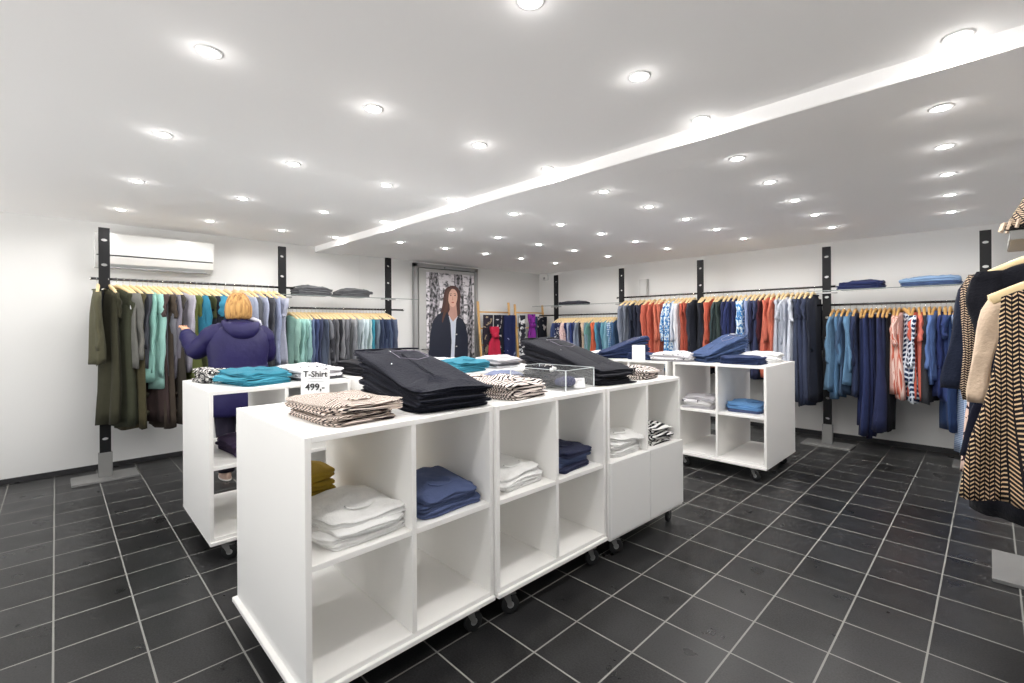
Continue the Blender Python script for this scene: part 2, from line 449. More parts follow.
# ------------------------------------------------------------------ poster door
dX = XL + 0.012
dr = empty('door_1', (dX, 0, 0)); struct(dr, 'grey framed door covered by a birch forest poster', 'door')
fm = MB()
fm.box((0.0, 3.99, 0), (0.06, 4.05, 2.405)); fm.box((0.0, 5.22, 0), (0.06, 5.28, 2.405)); fm.box((0.0, 3.99, 2.345), (0.06, 5.28, 2.405))
fm.build('door_frame', frame_grey, dr)
MB().box((0.01, 4.08, 0.01), (0.05, 5.21, 2.335), 0.003).build('door_leaf', plain('pale_grey_door', 'B4B4B2', 0.4), dr)
MB().box((0.05, 4.55, 2.345), (0.11, 5.05, 2.385), 0.004).build('door_closer', plastic_grey, dr)
MB().cyl((0.05, 4.13, 1.05), (0.09, 4.13, 1.05), 0.011).cyl((0.09, 4.125, 1.05), (0.09, 4.24, 1.05), 0.009).build('door_handle', steel, dr, True)

def birch_mat():
    m, nt, N, L, P = newmat('birch_forest_print')
    P.inputs['Roughness'].default_value = 0.5
    tc = N.new('ShaderNodeTexCoord')
    def noise_(scale, sx, sz, detail=3):
        mp = N.new('ShaderNodeMapping'); mp.inputs['Scale'].default_value = (1, sx, sz); L.new(tc.outputs['Object'], mp.inputs['Vector'])
        n = N.new('ShaderNodeTexNoise'); n.inputs['Scale'].default_value = scale; n.inputs['Detail'].default_value = detail
        L.new(mp.outputs[0], n.inputs['Vector']); return n.outputs['Fac']
    trunk = noise_(7, 1, 0.05, 1); marks = noise_(14, 0.7, 1.6, 6); leaf = noise_(16, 1.4, 1, 5); lt2 = noise_(2.6, 1, 0.4, 2)
    cr = N.new('ShaderNodeValToRGB'); L.new(marks, cr.inputs[0])
    e = cr.color_ramp.elements; e[0].position = 0.36; e[0].color = lin('4A494E'); e[1].position = 0.52; e[1].color = lin('DCD8DD')
    cr2 = N.new('ShaderNodeValToRGB'); L.new(leaf, cr2.inputs[0])
    e = cr2.color_ramp.elements; e[0].position = 0.42; e[0].color = lin('26272B'); e[1].position = 0.66; e[1].color = lin('B9B5BC')
    s = math_node(N, L, 'GREATER_THAN', math_node(N, L, 'ADD', trunk, math_node(N, L, 'MULTIPLY', math_node(N, L, 'SUBTRACT', lt2, 0.5), 0.5)), 0.49)
    mx = N.new('ShaderNodeMix'); mx.data_type = 'RGBA'; L.new(s, mx.inputs[0]); L.new(cr2.outputs[0], mx.inputs[6]); L.new(cr.outputs[0], mx.inputs[7])
    L.new(mx.outputs[2], P.inputs['Base Color'])
    return m
PO = XL + 0.066
po = MB().box((PO, 4.21, 0.12), (PO + 0.004, 5.19, 2.28)).build('forest_poster', birch_mat())
tag(po, 'tall poster of a long-haired woman in a dark coat among birch trunks', 'poster')
_pl = [0]
def flat(name, pts, col, par=None):
    """a printed shape of the poster, (Y, Z) outline"""
    _pl[0] += 1
    x = PO + 0.0045 + 0.0008 * _pl[0]
    m = MB(); n = len(pts)
    m.add([(x, p[0], p[1]) for p in pts] + [(x - 0.0006, p[0], p[1]) for p in pts],
          [tuple(range(n)), tuple(range(2 * n - 1, n - 1, -1))] + [(k, n + k, n + (k + 1) % n, (k + 1) % n) for k in range(n)])
    return m.build(name, plain('print_' + name, col, 0.5, 0, 0.3, 0, 1, 0.12, 9), po)
def pc(pts):
    """outline noted in the 5.69x view of the poster -> (Y, Z) on the door plane"""
    out = []
    for cx, cy in pts:
        # measured plane map of the poster: left edge y=4.1, right edge y=5.2
        px = 400 + cx / 5.69; py = 250 + cy / 5.69
        d = Vector((-0.7153, 0.6988, 0)) + Vector((0.6988, 0.7153, -0.0065)) * ((px - 512) / 467.33) - Vector((0.0045, 0.0046, 1)) * ((py - 324.72) / 467.33)
        t = PO / d.x
        out.append((d.y * t, 1.43 + d.z * t))
    return out
def smooth_poly(pts, n=3):
    for _ in range(n):
        q = []
        for i in range(len(pts)):
            a, b = pts[i], pts[(i + 1) % len(pts)]
            q += [(a[0] * .75 + b[0] * .25, a[1] * .75 + b[1] * .25), (a[0] * .25 + b[0] * .75, a[1] * .25 + b[1] * .75)]
        pts = q
    return pts
flat('printed_hair_back', smooth_poly(pc([(248, 250), (258, 218), (285, 202), (315, 204), (338, 228), (345, 262), (338, 320), (345, 365), (318, 378), (262, 372), (232, 395), (226, 430), (214, 440), (222, 385), (240, 320)])), '4E3531')
flat('printed_neck', pc([(280, 300), (318, 300), (322, 345), (326, 382), (301, 412), (272, 362), (282, 340)]), 'B98F82')
flat('printed_shirt', pc([(274, 372), (300, 408), (326, 378), (332, 420), (322, 620), (316, 900), (270, 900), (280, 620), (286, 480)]), 'C6CCDA')
flat('printed_coat', pc([(150, 900), (160, 600), (172, 470), (186, 405), (212, 368), (252, 348), (272, 358), (286, 420), (292, 520), (286, 640), (278, 900)]), '262A38')
flat('printed_coat', pc([(306, 900), (308, 600), (314, 480), (318, 400), (326, 380), (352, 392), (372, 425), (386, 500), (384, 620), (392, 900)]), '262A38')
flat('printed_face', smooth_poly(pc([(270, 262), (274, 236), (288, 222), (306, 221), (322, 238), (326, 266), (320, 300), (308, 322), (294, 326), (280, 312), (273, 292)])), 'D3A896')
flat('printed_hair_front', smooth_poly(pc([(262, 300), (258, 250), (270, 220), (296, 210), (290, 226), (276, 242), (272, 290), (270, 340), (252, 378), (240, 420), (236, 400), (246, 350)])), '5A3E36')
flat('printed_eye', smooth_poly(pc([(280, 259), (286, 255), (293, 259), (286, 262)]), 2), '2C2322')
flat('printed_eye', smooth_poly(pc([(304, 259), (311, 255), (317, 259), (311, 262)]), 2), '2C2322')
flat('printed_brow', pc([(278, 250), (292, 247), (292, 249), (279, 253)]), '4A332D')
flat('printed_brow', pc([(303, 247), (317, 250), (317, 253), (303, 249)]), '4A332D')
flat('printed_nose', pc([(297, 262), (301, 284), (292, 287), (295, 275)]), 'BC8C7A')
flat('printed_lips', smooth_poly(pc([(287, 298), (297, 294), (307, 298), (297, 304)]), 2), 'A0584F')
for cy in (480, 548, 620): flat('printed_button', smooth_poly(pc([(318, cy - 4), (324, cy), (318, cy + 4), (312, cy)]), 1), 'D8D4CC')

# ------------------------------------------------------------------ display units
def caster(parent, x, y, zt, rz):
    """swivel caster hanging from zt down to the floor"""
    ca, sa = cos(rz), sin(rz)
    def T(p): return (x + p[0] * ca - p[1] * sa, y + p[0] * sa + p[1] * ca, p[2])
    r = 0.046; off = 0.026
    m = MB(); m.box((-0.03, -0.03, zt - 0.005), (0.03, 0.03, zt)); m.tube([(0, 0, zt - 0.005), (0, 0, zt - 0.018)], 0.018, 12)
    for s in (-1, 1):
        m.add([(-0.018, s * 0.015, zt - 0.016), (0.022, s * 0.015, zt - 0.016), (off + 0.010, s * 0.015, r - 0.006), (off - 0.010, s * 0.015, r - 0.006),
               (-0.018, s * 0.018, zt - 0.016), (0.022, s * 0.018, zt - 0.016), (off + 0.010, s * 0.018, r - 0.006), (off - 0.010, s * 0.018, r - 0.006)],
              [(0, 1, 2, 3), (7, 6, 5, 4), (0, 4, 5, 1), (1, 5, 6, 2), (2, 6, 7, 3), (3, 7, 4, 0)])
    m.box((-0.02, -0.018, zt - 0.02), (0.024, 0.018, zt - 0.014)); m.box((0.02, -0.012, zt - 0.03), (0.055, 0.012, zt - 0.024))
    m.v = [Vector(T(p)) for p in m.v]
    c = m.build('caster', steel, parent)
    w = MB(); n = 28
    rings = []
    for (ry, rr) in ((-0.012, 0.012), (-0.012, r - 0.006), (-0.009, r), (0.009, r), (0.012, r - 0.006), (0.012, 0.012)):
        rings.append([Vector(T((off + rr * cos(2 * pi * k / n), ry, r + rr * sin(2 * pi * k / n)))) for k in range(n)])
    w.loft(rings)
    w.build('wheel', rubber, c, True)
    h = MB()
    h.loft([[Vector(T((off + 0.017 * cos(2 * pi * k / 16), yy, r + 0.017 * sin(2 * pi * k / 16)))) for k in range(16)] for yy in (-0.0135, 0.0135)])
    h.build('hub', wheel_hub, c)
    return c

UH = 1.04
def unit(loc, rz, label, w=0.88, d=0.86, doors=False, plinth=0.02, zb=0.118):
    """local origin: floor, front-left corner; x = along the front, y = depth (going back)"""
    root = empty('display_unit', loc, rz)
    t = 0.022; z0 = zb + 0.02
    box('base_board', (-plinth, -0.012, zb), (w - 0.002, d + 0.012, z0), white_paint, root, 0.002)
    box('side_panel', (0, 0, z0), (t, d, UH), white_paint, root, 0.0015)
    box('side_panel', (w - t - 0.001, 0, z0), (w - 0.001, d, UH), white_paint, root, 0.0015)
    box('top_panel', (t, 0, UH - t), (w - t - 0.001, d, UH), white_paint, root, 0.0015)
    box('bottom_panel', (t, 0.002, z0), (w - t - 0.001, d, z0 + t), white_paint, root, 0.0015)
    zm = 0.585
    box('divider', (w / 2 - t / 2, 0.001, z0 + t), (w / 2 + t / 2, d, UH - t), white_paint, root, 0.0015)
    box('shelf', (t, 0.003, zm - t), (w / 2 - t / 2, d, zm), white_paint, root, 0.0015)
    box('shelf', (w / 2 + t / 2, 0.003, zm - t), (w - t - 0.001, d, zm), white_paint, root, 0.0015)
    if doors:
        for i in (0, 1):
            dd = box('door', (0.002 + i * w / 2, -0.02, z0 - 0.004), (w / 2 - 0.001 + i * w / 2 - 0.002, 0.0, zm + 0.002), door_paint, root, 0.002)
            MB().cyl((w / 2 + (-0.03 if i == 0 else 0.03), -0.02, zm - 0.03), (w / 2 + (-0.03 if i == 0 else 0.03), -0.023, zm - 0.03), 0.004, 10).build('lock', door_paint, dd)
    rr = random.Random(int(loc[0] * 100) + int(loc[1] * 10))
    for (cx, cy) in ((0.085, 0.04), (w - 0.13, 0.04), (0.1, d - 0.1), (w - 0.12, d - 0.1)):
        caster(root, cx, cy, zb, rr.uniform(-0.55, 0.55))
    tag(root, label, 'display unit', 'white cube display units on casters')
    return root
# near row: front faces +X. local x (front direction) -> +Y, depth -> -X : rotation +90
def place_front(fx, fy, ang, **k):
    return unit((fx, fy, 0), pi / 2 - ang, k.pop('label'), **k)
U1 = place_front(-1.665, 0.617, 0.0, label='nearest white open cube unit, with striped shirts and a price sign on top')
U2 = place_front(-1.648, 1.500, radians(1.2), label='white open cube unit carrying the clear acrylic box', zb=0.125, plinth=0.0)
U3 = place_front(-1.622, 2.390, radians(2.2), label='white cube unit with two closed doors below the shelf', doors=True, zb=0.115, plinth=0.0)
U3.location.z = -0.01 if False else 0
# left row
UA = place_front(-3.255, 0.652, radians(0.5), label='white cube unit in front of the blonde shopper, turquoise pile on top', plinth=0.0)
UB = place_front(-2.95, 1.56, radians(1), label='white unit behind the big pile of dark jeans', plinth=0.0)
UC = place_front(-2.92, 2.46, radians(1), label='white unit behind the acrylic box, with grey and turquoise piles', plinth=0.0)
# right row: front faces -Y. local x -> +X, depth -> +Y
UD = unit((-2.27, 4.51, 0), radians(0), 'white cube unit on the right, below tilted blue jeans', plinth=0.0)
UE = unit((-3.185, 4.42, 0), radians(3), 'white unit left of the right-hand cube unit, with a small sign on top', plinth=0.0)

# ------------------------------------------------------------------ folded clothes
def slab(name, mat, w, d, zlo, zhi, seed=0, n=72, parent=None, rough=0.0075, groove=True, expo=7.0, wr=0.0):
    rr = random.Random(seed); ph = [rr.uniform(0, 6.28) for _ in range(6)]
    hw, hd = w / 2, d / 2
    m = min(hw, hd); shx, shy = rr.uniform(-0.07, 0.07), rr.uniform(-0.07, 0.07)
    prof = [(m * .97, 0), (m * .5, 0), (0.02, 0), (0.006, 0.05), (0.001, 0.2)]
    prof += [(0.001, 0.34), (0.011, 0.46), (0.011, 0.52), (0.0, 0.62)] if groove else [(0.0, 0.5)]
    prof += [(0.0, 0.82), (0.006, 0.95), (0.016, 1), (0.035, 1), (0.06, 1), (m * .55, 1), (m * .72, 1), (m * .87, 1), (m * .97, 1)]
    rings = []
    for (ins, f) in prof:
        ring_ = []
        for k in range(n):
            a = 2 * pi * k / n
            c, s = cos(a), sin(a)
            ux = (abs(c) ** (2 / expo)) * (1 if c >= 0 else -1); uy = (abs(s) ** (2 / expo)) * (1 if s >= 0 else -1)
            wob = rough * (sin(2 * a + ph[0]) + 0.7 * sin(3 * a + ph[1]) + 0.4 * sin(7 * a + ph[2]))
            x = ux * max(0.003, hw - ins + wob * (hw > ins * 1.2)); y = uy * max(0.003, hd - ins + wob * (hd > ins * 1.2))
            x, y = x + shx * y, y + shy * x
            lo, hi = zlo(x, y), zhi(x, y)
            nz = (noise.noise(Vector((x * 8 + seed * 3.1, y * 8, 0.3))) * 0.6 + noise.noise(Vector((x * 24 + seed, y * 17, 1.3))) * 0.4) * (min(0.02, hi - lo) + wr)
            z = lo + (hi - lo) * f + (nz if 0.5 < f else 0)
            ring_.append((x, y, z))
        rings.append(ring_)
    mb = MB().loft(rings)
    return mb.build(name, mat, parent, True)

POS = ['topmost', 'second from top', 'third from top', 'fourth from top', 'fifth from top', 'sixth from top', 'seventh from top', 'eighth from top']
def where_in(i, n):     # i counted from the bottom
    if n == 1: return None
    if i == n - 1: return 'topmost'
    if i == 0: return 'bottom'
    return POS[n - 1 - i]

_sd = [100]
def stack(name, n, loc, rz, w, d, h, mats, desc, pile, cat, dome=0.02, jit=0.012, groove=True, collar=True, shape=None, group=None, lean=0.0):
    """pile of folded garments; every one its own object"""
    if not isinstance(mats, (list, tuple)): mats = [mats]
    shape = shape or (lambda x, y: max(0.0, 1 - (abs(x) / (w / 2)) ** 2 * 0.75) * max(0.0, 1 - (abs(y) / (d / 2)) ** 2 * 0.75))
    out = []
    _sd[0] += 10
    rr = random.Random(_sd[0])
    for i in range(n):
        lo = lambda x, y, i=i: h * i + dome * (i / n) * shape(x, y)
        hi = lambda x, y, i=i: h * (i + 1) * 0.985 + dome * ((i + 1) / n) * shape(x, y)
        jx, jy = rr.uniform(-jit, jit), rr.uniform(-jit, jit)
        sc = 1 + rr.uniform(-0.04, 0.04)
        o = slab(name, mats[i % len(mats)], w * sc, d * (1 + rr.uniform(-0.04, 0.04)), lo, hi, _sd[0] + i, groove=groove, wr=(0.012 if i == n - 1 else 0.0))
        o.location = (loc[0] + cos(rz) * (jx + lean * i) - sin(rz) * jy, loc[1] + sin(rz) * (jx + lean * i) + cos(rz) * jy, loc[2] + 0.0005)
        o.rotation_euler = (0, 0, rz + rr.uniform(-0.05, 0.05))
        wi = where_in(i, n)
        dd = desc[i % len(desc)] if isinstance(desc, (list, tuple)) else desc
        lab = ('%s, %s, %s' % (dd, wi, pile)) if wi else '%s %s' % (dd, pile)
        tag(o, lab, cat, group or ('pile ' + pile))
        if collar and i == n - 1:
            # neckband of the shirt lying on top
            pts = []
            for k in range(13):
                a = pi * k / 12
                x, y = w * 0.22 + 0.055 * cos(a) * 0.6 - 0.02, 0.05 * cos(a * 1.0)
                y = 0.06 * cos(a); x = w * 0.5 - 0.10 + 0.045 * sin(a)
                pts.append((x, y, hi(x, y) + 0.004))
            MB().tube(pts, 0.005, 6, 0.6).build('neckband', mats[i % len(mats)], o, True)
        out.append(o)
    return out

stripe_bw = two_tone('cream_black_stripes', 'E3D8D2', '1E1A1E', m_stripes(0.019, 0.45))
stripe_tan = two_tone('cream_brown_stripes', 'E0D2C8', '221C20', m_stripes(0.029, 0.36))
stripe_fine = two_tone('fine_brown_stripes', 'DCD0C6', '57453F', m_stripes(0.011, 0.45))
stripe_cell = two_tone('bold_black_white_stripes', 'E8E8E6', '1C1C20', m_stripes(0.0215, 0.5))
print_bw = two_tone('black_white_leopard', 'E9E6E2', '242226', m_blotch(55, 0.47))
print_wg = two_tone('white_grey_print', 'E4E3E6', '4C4A52', m_blotch(22, 0.60))
print_wp = two_tone('white_dark_print', 'EEEDEE', '5B5968', m_blotch(30, 0.62))
white_f = fabric('EDEDEC'); white_g = fabric('C9C8C8'); blue_f = fabric('4C5A84'); blue_d = fabric('2E3350')
mustard = fabric('B8962C'); turq = fabric('3F9DB8'); turq_d = fabric('2A7F98'); grey_l = fabric('B9B7BD'); grey_d = fabric('55565C')
bluegrey = fabric('6F7A9C'); navy_j = fabric('1B1D2B', 0.8); denim = fabric('3D5380', 0.7, 0.5); denim_d = fabric('293861', 0.7, 0.4)
navy_f = fabric('232C5C'); sky = fabric('5E93CC'); purple_d = fabric('3B2C4E')

T = UH
S0 = 0.585
hp = pi / 2
# tops of the near row
stack('folded_shirt', 6, (-1.97, 0.89, T), 0.08, 0.43, 0.31, 0.0122, [stripe_tan, stripe_tan, stripe_fine], 'cream and black striped folded T-shirt', 'under the 499 price sign', 'folded shirt', 0.018)
stack('folded_shirt', 5, (-1.90, 1.80, T), 0.06, 0.38, 0.31, 0.0140, stripe_bw, 'finely striped cream folded top', 'between dark jeans and acrylic box', 'folded shirt', 0.035)
stack('folded_shirt', 3, (-2.30, 1.86, T), -0.05, 0.30, 0.30, 0.016, stripe_tan, 'boldly striped folded top', 'just behind the finely striped tops', 'folded shirt', 0.03)
stack('folded_shirt', 5, (-1.84, 3.02, T), 0.05, 0.34, 0.26, 0.0125, stripe_bw, 'finely striped cream folded top', 'at the far end of the door unit', 'folded shirt', 0.02)
# inside cells of the near row
stack('folded_shirt', 4, (-1.90, 0.87, S0), 0.04, 0.40, 0.32, 0.021, white_f, 'white folded T-shirt', 'in the nearest open cube', 'folded shirt', 0.05)
stack('folded_shirt', 4, (-2.29, 0.80, S0), 0.02, 0.28, 0.30, 0.040, [mustard, mustard, mustard, mustard], 'mustard yellow folded top', 'behind the white T-shirts in the nearest cube', 'folded shirt', 0.03)
stack('folded_shirt', 3, (-1.89, 1.28, S0), 0.04, 0.38, 0.33, 0.028, [blue_f, blue_f, blue_f], 'blue folded top', 'in the cube right of the white T-shirts', 'folded shirt', 0.04)
stack('folded_shirt', 4, (-2.26, 1.21, S0), 0.0, 0.24, 0.22, 0.034, mustard, 'mustard folded top', 'behind the blue tops', 'folded shirt', 0.02)
stack('folded_shirt', 3, (-1.87, 1.73, S0), 0.04, 0.36, 0.31, 0.024, white_f, 'white folded shirt', 'in the cube below the acrylic box unit\'s left half', 'folded shirt', 0.04)
stack('folded_shirt', 4, (-2.20, 1.68, S0), 0.0, 0.24, 0.24, 0.030, print_wg, 'pale grey patterned folded shirt', 'behind those white shirts', 'folded shirt', 0.03)
stack('folded_shirt', 4, (-1.86, 2.18, S0), 0.04, 0.36, 0.30, 0.026, [blue_d, blue_f, blue_f, blue_d], 'blue folded polo', 'in the cube left of the door unit', 'folded shirt', 0.03)
stack('folded_shirt', 5, (-1.80, 2.66, S0), 0.03, 0.32, 0.33, 0.0215, white_f, 'white folded jersey', 'above the left cabinet door', 'folded shirt', 0.03)
stack('folded_shirt', 5, (-1.79, 3.07, S0), 0.03, 0.32, 0.30, 0.0215, stripe_cell, 'boldly black and white striped folded jersey', 'above the right cabinet door', 'folded shirt', 0.03)
# left row
stack('folded_shirt', 4, (-3.88, 0.80, T), 0.15, 0.28, 0.16, 0.019, print_bw, 'black and white mottled folded scarf', 'left of the turquoise pile', 'folded scarf', 0.015, collar=False)
stack('folded_shirt', 4, (-3.56, 0.98, T), 0.28, 0.42, 0.34, 0.019, [turq_d, turq, turq], 'turquoise folded T-shirt', 'in front of the blonde shopper', 'folded shirt', 0.03)
stack('folded_shirt', 4, (-3.62, 1.36, T), 0.10, 0.50, 0.34, 0.0185, [grey_d, print_wg, grey_l, print_wg], 'white and grey printed folded top', 'behind the 499 price sign', 'folded shirt', 0.035)
stack('folded_shirt', 3, (-3.55, 1.80, T), 0.1, 0.40, 0.30, 0.03, fabric('1D1D24', 0.6), 'crumpled black folded shirt', 'left of the large dark jeans pile', 'folded shirt', 0.03)
stack('folded_shirt', 3, (-3.60, 2.60, T), 0.0, 0.34, 0.30, 0.02, print_wp, 'white folded top with small dark print', 'below the forest poster', 'folded shirt', 0.03)
stack('folded_shirt', 4, (-3.17, 2.50, T), 0.05, 0.36, 0.36, 0.019, [turq_d, turq, turq], 'turquoise folded tee', 'below the forest poster, behind the jeans', 'folded shirt', 0.03)
stack('folded_shirt', 4, (-3.20, 2.93, T), 0.0, 0.36, 0.32, 0.018, [grey_l, grey_d, grey_l], 'light and dark grey folded top', 'in front of the red scarf', 'folded shirt', 0.03)
stack('folded_shirt', 3, (-2.58, 2.07, T + 0.0), 0.0, 0.22, 0.34, 0.016, [bluegrey, fabric('3D3F55'), bluegrey], 'blue-grey folded top', 'at the rear edge of the acrylic box unit', 'folded shirt', 0.02) if False else None
stack('folded_shirt', 3, (-2.33, 2.17, T), 0.0, 0.26, 0.24, 0.016, [fabric('3D3F55'), bluegrey, bluegrey], 'blue-grey folded top', 'behind the acrylic box', 'folded shirt', 0.02)
# shelf stacks inside left row
stack('folded_shirt', 3, (-3.58, 0.92, S0), 0.1, 0.40, 0.24, 0.026, purple_d, 'dark purple folded garment', 'inside the unit in front of the shopper', 'folded garment', 0.03, collar=False)
# right row
stack('folded_shirt', 4, (-2.33, 4.68, T), 0.05, 0.40, 0.34, 0.018, [grey_l, print_wp, grey_l, print_wp], 'white and grey printed folded top', 'left of the tilted blue jeans', 'folded shirt', 0.03)
stack('folded_shirt', 3, (-1.62, 5.10, T), 0.05, 0.36, 0.30, 0.026, white_f, 'off-white folded top', 'behind the navy trousers at the unit corner', 'folded shirt', 0.03)
stack('folded_trousers', 3, (-1.67, 4.72, T), 0.04, 0.38, 0.24, 0.022, denim_d, 'dark blue folded trousers', 'on the front right corner unit', 'folded trousers', 0.012, collar=False)
stack('folded_trousers', 3, (-2.66, 4.66, T), 0.12, 0.30, 0.30, 0.02, denim_d, 'navy folded trousers', 'behind the small white sign', 'folded trousers', 0.012, collar=False)
stack('folded_shirt', 2, (-3.25, 4.72, T), 0.0, 0.26, 0.24, 0.03, white_f, 'white folded shirt', 'peeking out behind the blue denim pile', 'folded shirt', 0.02)
stack('folded_shirt', 4, (-2.06, 4.70, S0), 0.04, 0.30, 0.30, 0.026, [grey_l, white_g, print_wg], 'grey and white folded top', 'in the left cube of the right unit', 'folded shirt', 0.03)
stack('folded_shirt', 3, (-1.66, 4.80, S0), 0.04, 0.32, 0.32, 0.025, [blue_f, sky, sky], 'sky blue folded top', 'in the right cube of the right unit', 'folded shirt', 0.02)
# glass shelves
jg = fabric('56575B', 0.5)
stack('folded_jumper', 2, (PX, 2.27, 1.804), hp, 0.42, 0.30, 0.040, jg, 'dark grey folded jumper', 'on the left of the glass shelf', 'folded jumper', 0.05)
stack('folded_jumper', 2, (PX, 2.80, 1.804), hp, 0.44, 0.30, 0.036, jg, 'dark grey folded jumper', 'on the right of the glass shelf', 'folded jumper', 0.05)
stack('folded_jumper', 1, (-5.05, PY, 1.767), 0, 0.55, 0.28, 0.04, fabric('33343E'), 'dark folded garment', 'alone on the glass shelf in the far corner', 'folded jumper', 0.03)
stack('folded_trousers', 2, (-1.01, PY, 1.799), 0, 0.42, 0.28, 0.038, fabric('232C58'), 'navy folded garment', 'on the glass shelf over the blue clothes', 'folded jumper', 0.03, collar=False)
stack('folded_trousers', 2, (-0.42, PY, 1.799), 0, 0.46, 0.28, 0.036, [denim, fabric('7C9CC4')], 'pale blue denim folded garment', 'on the right of the back glass shelf', 'folded jumper', 0.035, collar=False)

# jeans piles with the waist ends heaped high
stitch = plain('ochre_stitching', '8C8494', 0.8)
def jeans_pile(n, loc, rz, L, W, t0, t1, mat, desc, pile, bend=0.45, leather=None, seed=1):
    """local x: 0 = leg fold end (towards viewer), L = waist end"""
    def th(x):
        s = min(1, max(0, (x + L / 2) / L)); s = s * s * (3 - 2 * s)
        return t0 + (t1 - t0) * s
    def curl(x):   # soft wave along the pile
        return 0.012 * sin((x + L / 2) / L * pi)
    rr = random.Random(seed)
    for i in range(n):
        lo = lambda x, y, i=i: i * th(x) + (i / n) * curl(x)
        hi = lambda x, y, i=i: (i + 1) * th(x) * 0.985 + ((i + 1) / n) * curl(x) - 0.004 * (abs(y) / W * 2) ** 4
        o = slab('folded_jeans', mat, L * (1 + rr.uniform(-0.05, 0.02)), W * (1 + rr.uniform(-0.07, 0.03)), lo, hi, seed * 31 + i, rough=0.009, expo=12, wr=(0.014 if i == n - 1 else 0.0))
        j = rr.uniform(-0.02, 0.02)
        o.location = (loc[0] + j, loc[1] + rr.uniform(-0.012, 0.012), loc[2] + 0.0005)
        o.rotation_euler = (0, 0, rz + rr.uniform(-0.04, 0.04))
        tag(o, '%s, %s, %s' % (desc, where_in(i, n), pile), 'folded jeans', 'pile ' + pile)
        if i == n - 1:
            f = lambda x, y: hi(x, y) + 0.0065
            # waistband
            xs = L / 2 - 0.035
            mb = MB()
            for k in range(14):
                pass
            rings = []
            for k in range(15):
                y = -W / 2 * 0.96 + W * 0.96 * k / 14
                rings.append([(xs + a, y, f(xs + a, y) + b) for a, b in ((-0.022, -0.006), (-0.022, 0.003), (0.018, 0.003), (0.018, -0.006))])
            mb.loft(rings); mb.build('waistband', mat, o, True)
            # back pocket: patch outline
            px0, px1 = L * 0.06, L * 0.30
            outl = [(px1, -W * 0.30), (px1, W * 0.10), (px0 + 0.04, W * 0.12), (px0, -W * 0.10), (px0 + 0.04, -W * 0.31)]
            pts = []
            for a in range(5):
                p, q = outl[a], outl[(a + 1) % 5]
                for k in range(8):
                    x = p[0] + (q[0] - p[0]) * k / 8; y = p[1] + (q[1] - p[1]) * k / 8
                    pts.append((x, y, f(x, y) + 0.001))
            pts.append(pts[0])
            MB().tube(pts, 0.0016, 5).build('pocket', stitch, o, True)
            for (x, y) in ((px1, -W * 0.30), (px1, W * 0.10), (L * 0.0, W * 0.33)):
                m2 = MB(); zz = f(x, y)
                m2.loft([[(x + r_ * cos(2 * pi * k / 10), y + r_ * sin(2 * pi * k / 10), zz + h_) for k in range(10)] for r_, h_ in ((0.006, -0.002), (0.006, 0.002), (0.003, 0.004))])
                m2.build('rivet', chrome, o, True)
            if leather:
                m3 = MB(); r3 = []
                for k in range(4):
                    y = W * (0.06 + 0.22 * k / 3)
                    r3.append([(xs + a, y, f(xs + a, y) + b) for a, b in ((-0.018, 0.002), (-0.018, 0.006), (0.016, 0.006), (0.016, 0.002))])
                m3.loft(r3); m3.build('waist_label', leather, o)
# pile direction angle: waist end points away from viewer (-X)
jeans_pile(8, (-2.11, 1.37, T), pi - 0.10, 0.82, 0.40, 0.0130, 0.031, navy_j, 'dark navy folded jeans', 'right of the 499 sign', seed=3)
jeans_pile(7, (-2.10, 2.66, T), pi - 0.20, 0.88, 0.34, 0.0150, 0.040, fabric('1F2029', 0.8), 'charcoal folded jeans', 'beside the acrylic box', seed=5)
jeans_pile(6, (-1.98, 4.90, T), 1.05, 0.52, 0.30, 0.0130, 0.045, denim, 'mid-blue denim folded jeans', 'leaning high on the right unit', leather=paper, seed=7)
jeans_pile(6, (-2.98, 4.70, T), 0.75, 0.56, 0.32, 0.0130, 0.040, denim_d, 'deep blue denim folded jeans', 'left of the small white sign', leather=paper, seed=9)

